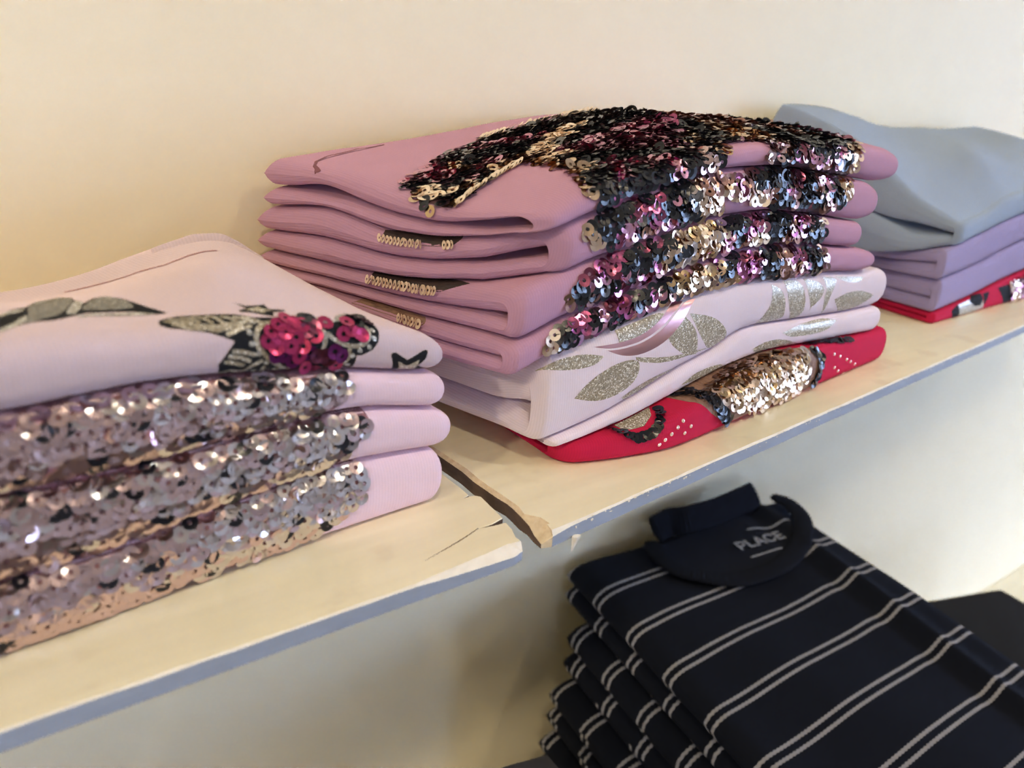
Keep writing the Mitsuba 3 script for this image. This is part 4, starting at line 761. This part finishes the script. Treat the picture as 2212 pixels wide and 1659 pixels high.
RED = {'glit': [(40.0, -18.5), (54.6, -23.0), (70.4, -27.1), (63.7, -17.6), (53.0, -9.9), (44.1, -9.6), (40.5, -12.6)], 'heart': [(34.2, -20.5), (35.9, -12.4), (39.3, -6.8), (45.6, -3.8), (54.1, -4.2), (60.5, -7.6), (68.8, -15.6), (73.5, -25.0)], 'heart_top': [(41.9, -20.0), (58.4, -25.9), (69.9, -28.4)], 'stones': [(78.4, -5.9), (73.8, -3.4), (85.5, -0.3), (69.1, -0.6), (80.5, 2.5), (64.8, 2.0), (61.2, 4.2), (259.2, -6.5), (268.8, -3.1), (280.9, 1.4), (289.1, 4.7), (298.7, 8.3), (263.4, 4.6), (272.0, 9.2), (288.0, 15.3)], 'gold': [(106.9, -19.0), (130.5, -24.8), (158.0, -34.5), (180.6, -28.2), (215.6, -16.8), (218.1, -6.8), (221.1, 5.7), (213.1, 15.9), (181.7, 18.5), (164.3, 16.9), (130.8, 4.1), (110.0, -10.2)], 'backing': [(85.3, -29.5), (105.7, -33.4), (134.7, -35.4), (161.2, -42.5), (182.7, -29.5), (226.4, -17.0), (236.9, -10.3), (239.6, 5.6), (239.1, 16.5), (181.7, 18.5), (158.8, 16.4), (127.4, 14.9), (104.7, -1.9), (90.2, -15.9)], 'black': [[(85.3, -29.5), (94.8, -25.5), (99.1, -16.7), (105.0, -9.0), (117.9, 2.9), (125.5, 12.8)], [(91.4, -31.6), (100.8, -25.4), (104.2, -15.8), (109.2, -7.6), (124.4, 6.9)], [(229.2, -14.2), (235.9, -8.8), (237.8, -1.8), (238.4, 5.4), (234.4, 12.3), (238.5, 15.7)], [(233.0, -12.6), (238.3, -6.8), (240.2, 2.1), (237.3, 9.9)], [(229.4, -20.5), (249.9, -17.9), (272.9, -14.4), (286.0, -13.0)], [(112.5, 0.9), (123.6, 10.1), (128.7, 10.2)]], 'white': [(216.4, -15.5), (218.5, -10.8), (216.7, -5.4), (221.6, -0.4), (220.1, 3.7)]}
RED2 = {'glit': [(44.1, -5.4), (69.3, -6.4), (91.4, -5.1), (103.8, 9.2), (79.4, 10.4), (53.6, 8.2)], 'black': [[(32.1, -1.9), (45.0, -5.7), (53.6, 8.2), (41.3, 7.6)], [(74.5, -10.2), (90.1, -8.4), (95.0, -2.2), (92.9, 4.1), (79.7, 2.2), (67.1, -4.7)], [(93.5, -7.6), (106.0, -7.2), (103.7, 2.7), (100.0, 5.0)], [(123.5, -7.5), (148.3, -6.8), (168.6, 14.6), (152.4, 15.5)]], 'gold': [(148.3, -6.8), (181.6, -9.1), (199.8, 14.5), (168.6, 14.6)]}

# ------------------------------------------------------------------ prints and spangles
def seam(garment, path, w=0.9, bsdf='p_seam', name='seam'):
    patch(garment, name, [stroke(path, w)], bsdf, 0.22, 1.0)

# butterfly tee
B = BUTTERFLY
NAMES = ['butterfly_print', 'star_print', 'star_print', 'feather_print']
for poly, nm in zip(B['black'], NAMES):
    patch('butterfly_tee', nm, [poly], 'p_black', 0.10, 1.3)
BK = 'butterfly_tee__butterfly_print'
for l in B['lines']:
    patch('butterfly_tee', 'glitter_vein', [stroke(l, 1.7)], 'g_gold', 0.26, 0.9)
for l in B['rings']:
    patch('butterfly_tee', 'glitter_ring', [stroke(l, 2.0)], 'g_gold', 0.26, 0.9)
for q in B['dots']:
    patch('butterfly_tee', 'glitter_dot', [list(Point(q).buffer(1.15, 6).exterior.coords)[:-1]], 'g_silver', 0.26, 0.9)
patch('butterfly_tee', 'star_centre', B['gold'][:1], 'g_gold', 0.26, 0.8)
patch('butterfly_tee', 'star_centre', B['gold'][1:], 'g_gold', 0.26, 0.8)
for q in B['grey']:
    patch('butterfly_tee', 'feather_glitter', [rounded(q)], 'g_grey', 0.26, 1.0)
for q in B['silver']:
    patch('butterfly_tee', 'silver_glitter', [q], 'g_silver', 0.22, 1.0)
CC = {'c': 'f_crimson', 'p': 'f_plum', 'm': 'f_maroon', 'b': 'f_black'}
sq = B['seq'] + B['seq_black']
spangles('butterfly_tee', [(a, b) for a, b, c in sq], [CC[c] for a, b, c in sq], d=6.6, lean=5, jitter=5, wild=0.08, seed=2)
seam('butterfly_tee', B['seam'], 1.5)

# pink tees, spangled all over the front but for the right-hand end
for k, g in enumerate(('spangled_pink_tee', 'spangled_pink_tee_001', 'spangled_pink_tee_002')):
    e = sorted(PINK_EDGE[g], key=lambda q: q[1])
    lo, hi = -30.0, 19.0
    area = [(3, lo), (e[0][0] - 2, lo)] + [(s_, a_) for s_, a_ in e] + [(e[-1][0] - 2, hi), (3, hi)]
    patch(g, 'spangle_backing', [area], 't_rose', 0.10, 2.5)
    pts = scatter(area, 4.2, 20 + k)
    r = np.random.default_rng(40 + k)
    x = r.random(len(pts))
    cols = ['f_silver' if q < np.clip((p_[0] - 120) / 120, 0.12, 0.75) else ('f_black' if q > 0.94 else 'f_rose') for p_, q in zip(pts, x)]  # stray black rings stand in for dark reflections in the rose foil
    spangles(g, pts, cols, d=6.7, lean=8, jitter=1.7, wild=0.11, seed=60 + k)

# mauve tees
for k, (m, g) in enumerate((('m1', 'mauve_tee'), ('m2', 'mauve_tee_001'), ('m3', 'mauve_tee_002'), ('m4', 'mauve_tee_003'))):
    d = MAUVE[m]
    patch(g, 'spangle_backing', [Polygon(d['area']).buffer(-2.4).exterior.coords[:-1] if Polygon(d['area']).buffer(-2.4).geom_type == 'Polygon' else d['area']], 't_maroon', 0.14, 1.3)
    pts = scatter(d['area'], 4.3, 80 + k)
    cols = by_seed(pts, d['seeds'], 1.6, k)
    spangles(g, pts, cols, d=6.8, lean=11, jitter=7, wild=0.12, seed=90 + k)
e1 = along(MAUVE['m4']['edge'], 2.6)
e2 = along(MAUVE['m4']['edge2'], 2.6)
ee = np.vstack([e1, e2])
spangles('mauve_tee_003', ee, ['f_cream'] * len(ee), d=6.0, lean=35, jitter=5, wild=0, lift=0.9, seed=99, turn=60, name='edge_spangle')
seam('mauve_tee_003', [(1.2, -150), (4, -160), (9, -167), (18, -173), (40, -180), (60, -183)], 1.4, 'p_seam_mauve')
for k, (g, d) in enumerate(MAUVE['strips'].items()):
    patch(g, 'dark_print', [d['dark']], 't_dark' if k < 2 else 't_brown', 0.12, 1.2)
    ch = along(d['chain'], 2.5)
    if d['chain2']:
        ch = np.vstack([ch, along(d['chain2'], 1.9)])
    spangles(g, ch, ['f_cream'] * len(ch), d=4.8 if k == 0 else 5.4, lean=25, jitter=5, wild=0, lift=0.7 if k == 0 else 1.0, seed=110 + k, turn=80, name='edge_spangle', clear=False)

# tees with leaves
for g in ('leaf_tee', 'leaf_tee_001'):
    for poly in LEAVES[g]:
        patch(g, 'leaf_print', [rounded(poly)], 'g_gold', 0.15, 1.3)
for poly in LEAVES['foil']:
    patch('leaf_tee_001', 'foil_stripe', [rounded(poly)], 'p_foil', 0.2, 1.3)
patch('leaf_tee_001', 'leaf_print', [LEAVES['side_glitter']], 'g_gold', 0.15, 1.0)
for poly in LEAVES['side_foil']:
    patch('leaf_tee_001', 'foil_stripe', [poly], 'p_foil_brown', 0.2, 1.0)

# red tee of the middle pile
R_ = RED
patch('spangled_red_tee', 'spangle_backing', [R_['backing']], 't_brown', 0.10, 1.6)
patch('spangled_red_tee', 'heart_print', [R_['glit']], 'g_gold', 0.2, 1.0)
spangles('spangled_red_tee', scatter(R_['gold'], 4.4, 7), ['f_bronze' if q < 0.35 else 'f_gold' for q in np.random.default_rng(3).random(len(scatter(R_['gold'], 4.4, 7)))], d=7.0, lean=20, jitter=6, wild=0.1, seed=120)
bl = np.vstack([along(R_['heart'], 3.0), along(R_['heart_top'], 3.0)] + [along(q, 3.0) for q in R_['black']])
spangles('spangled_red_tee', bl, ['f_black'] * len(bl), d=6.6, lean=16, jitter=9, wild=0.1, seed=121, name='outline_spangle')
wh = along(R_['white'], 4.5)
spangles('spangled_red_tee', wh, ['f_silver'] * len(wh), d=7.2, lean=4, jitter=6, wild=0, lift=1.0, seed=122, name='edge_spangle')
def stones(garment, pts, d):
    p, n = on_cloth(garment, pts, 0.0)
    for c, m in zip(p, n):
        s = trimesh.creation.icosphere(1, d / 2000)
        s.apply_scale([1, 1, 0.55])
        s.apply_transform(trimesh.geometry.align_vectors([0, 0, 1], m))
        s.apply_translation(c + m * 0.0001)
        scene[part_key_fast(garment, 'rhinestone')] = mikit.ply(s, 'p_stone', False)
stones('spangled_red_tee', R_['stones'], 2.6)
# red tee of the right pile
R_ = RED2
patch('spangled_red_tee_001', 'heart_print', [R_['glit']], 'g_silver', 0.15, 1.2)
for poly in R_['black']:
    patch('spangled_red_tee_001', 'dark_print', [poly], 'p_black', 0.3, 1.4)
pts = scatter(R_['gold'], 4.4, 9)
spangles('spangled_red_tee_001', pts, ['f_gold' if q < 0.6 else 'f_maroon' for q in np.random.default_rng(4).random(len(pts))], d=7.0, lean=16, jitter=9, wild=0.2, seed=130)

# ------------------------------------------------------------------ neckbands and the print inside the collar of the top striped tee
def band(path, width, thick, up, closed=False, n=120, ribs=0.0):
    """A knitted band along a path: a flattened tube whose broad side faces 'up'."""
    path = np.array(path, float)
    up = np.array(up, float)
    d = np.r_[0, np.cumsum(np.linalg.norm(np.diff(path, axis=0), axis=1))]
    t = np.linspace(0, d[-1], n)
    p = np.stack([PchipInterpolator(d, path[:, k])(t) for k in range(3)], -1)
    U = np.stack([PchipInterpolator(d, (up if up.ndim == 2 else np.tile(up, (len(path), 1)))[:, k])(t) for k in range(3)], -1)
    tan = np.gradient(p, axis=0)
    tan /= np.linalg.norm(tan, axis=1, keepdims=True)
    U = U - tan * (U * tan).sum(1, keepdims=True)
    U /= np.linalg.norm(U, axis=1, keepdims=True)
    side = np.cross(tan, U)
    a = np.linspace(0, 2 * np.pi, 20, endpoint=False)
    taper = np.clip(np.minimum(np.arange(n), np.arange(n)[::-1]) / 2.0, 0.05, 1) ** 0.5
    rib = 1 + ribs * np.sin(t[:, None] / 0.0042 * 2 * np.pi)
    ring = p[:, None] + (side[:, None] * (np.sign(np.cos(a)) * np.abs(np.cos(a)) ** 0.7)[None, :, None] * width / 2 + U[:, None] * (np.sin(a) * thick / 2)[None, :, None] * rib[..., None]) * taper[:, None, None]
    m = len(a)
    v = np.vstack([ring.reshape(-1, 3), p[:1], p[-1:]])
    i, j = np.meshgrid(np.arange(n - 1), np.arange(m), indexing='ij')
    q = np.stack([i * m + j, i * m + (j + 1) % m, (i + 1) * m + (j + 1) % m, (i + 1) * m + j], -1).reshape(-1, 4)
    f = np.vstack([q[:, [0, 1, 2]], q[:, [0, 2, 3]]])
    k = np.arange(m)
    f = np.vstack([f, np.c_[np.full(m, n * m), (k + 1) % m, k], np.c_[np.full(m, n * m + 1), (n - 1) * m + k, (n - 1) * m + (k + 1) % m]])
    mesh = trimesh.Trimesh(v, f, process=False)
    if mesh.volume < 0:
        mesh.invert()
    uv = np.vstack([np.stack([np.repeat(t[:, None], m, 1), np.repeat((a * width / 6)[None], n, 0)], -1).reshape(-1, 2), [[0, 0], [t[-1], 0]]])
    return mesh, uv
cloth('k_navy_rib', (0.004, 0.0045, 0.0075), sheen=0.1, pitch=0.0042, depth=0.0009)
top_z = lambda x, y: float(SN[0](np.array([x]), np.array([y]))[0])
NT = 'striped_navy_tee'
back_path = [(563, 474, -236), (585, 474, -232), (605, 466, -230), (652, 461, -229), (690, 462, -228), (712, 464, -228)]
m_, u_ = band(np.array(back_path) / 1000, 0.028, 0.006, (0.0, -0.75, 0.65), ribs=0.12)
add(NT + '__back_neckband', m_, 'k_navy_rib', True, u_)
fr = [(742, 464), (752, 450), (744, 428), (722, 405), (690, 387), (640, 376), (597, 382), (566, 402), (548, 430), (552, 456), (566, 470)]
front_path = np.array([(x, y, top_z(x, y) + (5.0 if k > 2 else 9.0)) for k, (x, y) in enumerate(fr)]) / 1000
m_, u_ = band(front_path, 0.021, 0.0042, (0, 0, 1), ribs=0.12)
add(NT + '__front_neckband', m_, 'k_navy_rib', True, u_)
labels[NT + '__back_neckband'] = {'label': 'ribbed back neckband folded upright'}
labels[NT + '__front_neckband'] = {'label': 'ribbed neckband round the front of the collar'}
inner = Polygon([(x, y) for x, y in fr]).buffer(-4)
def sheet(poly, dz, step=6.0):
    pts = [poly.exterior.interpolate(x, normalized=True).coords[0] for x in np.arange(70) / 70]
    x0, y0, x1, y1 = poly.bounds
    gx, gy = np.meshgrid(np.arange(x0, x1, step), np.arange(y0, y1, step))
    ok = contains_xy(poly.buffer(-2), gx.ravel(), gy.ravel())
    pts = np.array(pts + list(np.c_[gx.ravel()[ok], gy.ravel()[ok]]))
    tri = Delaunay(pts).simplices
    c = pts[tri].mean(1)
    tri = tri[contains_xy(poly, c[:, 0], c[:, 1])]
    z = SN[0](pts[:, 0], pts[:, 1]) + dz
    v = np.c_[pts, z] / 1000
    f = tri.copy()
    fn = np.cross(v[f[:, 1]] - v[f[:, 0]], v[f[:, 2]] - v[f[:, 0]])
    f[fn[:, 2] < 0] = f[fn[:, 2] < 0][:, ::-1]
    return trimesh.Trimesh(v, f, process=False), pts / 1000
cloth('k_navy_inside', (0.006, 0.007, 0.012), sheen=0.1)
m_, u_ = sheet(inner, 1.6)
add(NT + '__inside_back', m_, 'k_navy_inside', True, u_)
mat('p_grey_print', {'type': 'twosided', 'b': {'type': 'principled', 'base_color': rgb(0.19, 0.19, 0.21), 'roughness': 0.8}})
word = meshkit.text_mesh('PLACE', 0.0125, 0.0004, bold=True)
w0 = word.bounds
word.apply_scale([0.062 / (w0[1][0] - w0[0][0]), 1.0, 1.0])
word.apply_transform(trimesh.transformations.rotation_matrix(-0.14, [0, 0, 1]))
word.apply_translation([0.632, 0.415, top_z(660, 415) / 1000 + 0.0026])
add(NT + '__collar_print', word, 'p_grey_print', False)
labels[NT + '__collar_print'] = {'label': 'grey word PLACE printed inside the collar'}
def line_print(name, p, q, w, dz=2.4):
    t = np.linspace(0, 1, 24)
    pts = np.array(p)[None] * (1 - t[:, None]) + np.array(q)[None] * t[:, None]
    path = np.array([(x, y, top_z(x, y) + dz) for x, y in pts]) / 1000
    m, u = band(path, w, 0.0008, (0, 0, 1), n=40)
    add(part_key(NT, name), m, 'p_grey_print', True, u)
line_print('print_underline', (634, 403), (676, 396), 0.0022)
line_print('inside_stripe', (668, 437), (726, 424), 0.0028)
# the turned-up bit of neckband at the back of the printed pink tee
nk = np.array([(94, 414, 106), (106, 413, 110), (116, 412, 112.5), (124, 411, 112.5), (130, 408, 110), (137, 404, 105), (143, 401, 101)]) / 1000
m_, u_ = band(nk, 0.009, 0.005, (0.0, -0.5, 0.85), n=90)
add('butterfly_tee__neckband', m_, 'k_pale_pink', True, u_)
labels['butterfly_tee__neckband'] = {'label': 'turned-up neckband at the back'}

# ------------------------------------------------------------------ what each thing is
def name_it(key, label, category='t-shirt', group=None):
    tag(key, label, category, group)
name_it('spangled_red_tee', 'folded red tee with gold spangles and a black-edged heart, bottom of the middle pile', group='tees in the middle pile')
name_it('leaf_tee', 'thinner pale pink tee with glitter leaves lying directly on the red tee', group='tees in the middle pile')
name_it('leaf_tee_001', 'pale pink tee with glitter leaves and a rose foil stripe, under the mauve tees', group='tees in the middle pile')
name_it('mauve_tee', 'lowest mauve tee with dark spangles, resting on the pale tees with leaves', group='tees in the middle pile')
name_it('mauve_tee_001', 'second mauve tee from below, cream spangles in a wide strip on its side', group='tees in the middle pile')
name_it('mauve_tee_002', 'mauve tee just beneath the topmost mauve tee, bare cloth gap among its spangles', group='tees in the middle pile')
name_it('mauve_tee_003', 'topmost mauve tee with a spangled wing spread over its top', group='tees in the middle pile')
name_it('spangled_pink_tee', 'bottom tee of the pink pile, rose spangles, lying on the shelf', group='rose spangled pink tees')
name_it('spangled_pink_tee_001', 'middle one of the three pink tees with rose and silver spangles', group='rose spangled pink tees')
name_it('spangled_pink_tee_002', 'pink tee with rose and silver spangles directly beneath the butterfly tee', group='rose spangled pink tees')
name_it('butterfly_tee', 'pale pink tee with a glitter butterfly, feather and stars, top of the pink pile')
name_it('spangled_red_tee_001', 'folded red tee at the bottom of the lavender and blue pile', group='tees in the blue and lavender pile')
name_it('lavender_tee', 'lavender tee lying on the red tee, lower one of two', group='tees in the blue and lavender pile')
name_it('lavender_tee_001', 'lavender tee directly beneath the pale blue one, upper one of two', group='tees in the blue and lavender pile')
name_it('pale_blue_tee', 'loosely folded pale blue tee on top of the lavender tees', group='tees in the blue and lavender pile')
name_it('striped_navy_tee', 'topmost navy tee with double grey stripes and an open collar with print', group='striped navy tees below the shelf')
name_it('striped_navy_tee_001', 'striped navy tee directly beneath the one with the open collar', group='striped navy tees below the shelf')
name_it('striped_navy_tee_002', 'striped navy tee, third from the top of its pile', group='striped navy tees below the shelf')
name_it('striped_navy_tee_003', 'striped navy tee resting on the dark red garment', group='striped navy tees below the shelf')
name_it('dark_red_tee', 'dark red garment showing beneath the striped navy pile')
for i, what in enumerate(('directly beneath the dark red one', 'second beneath the dark red one', 'third beneath the dark red one', 'lowest of its pile, on the lower shelf')):
    name_it('plain_navy_tee' + ('' if i == 0 else '_%03d' % i), 'plain navy tee ' + what, group='plain navy tees under the striped pile')
for i, what in enumerate(('topmost of the pile behind the striped navy tees', 'second from the top of the black pile', 'middle of the black pile', 'second from the bottom of the black pile', 'lowest of the black pile, on the lower shelf')):
    name_it('black_tee' + ('' if i == 0 else '_%03d' % i), 'black folded tee, ' + what, group='black tees below the shelf')
for i, what in enumerate(('topmost of the pile beside the striped navy tees', 'second from the top of the charcoal pile', 'middle of the charcoal pile', 'second from the bottom of the charcoal pile', 'lowest of the charcoal pile, on the lower shelf')):
    name_it('charcoal_tee' + ('' if i == 0 else '_%03d' % i), 'charcoal folded tee, ' + what, group='charcoal tees below the shelf')
for key in list(labels):
    if key not in scene and not any(k.startswith(key + '__') for k in scene):
        del labels[key]
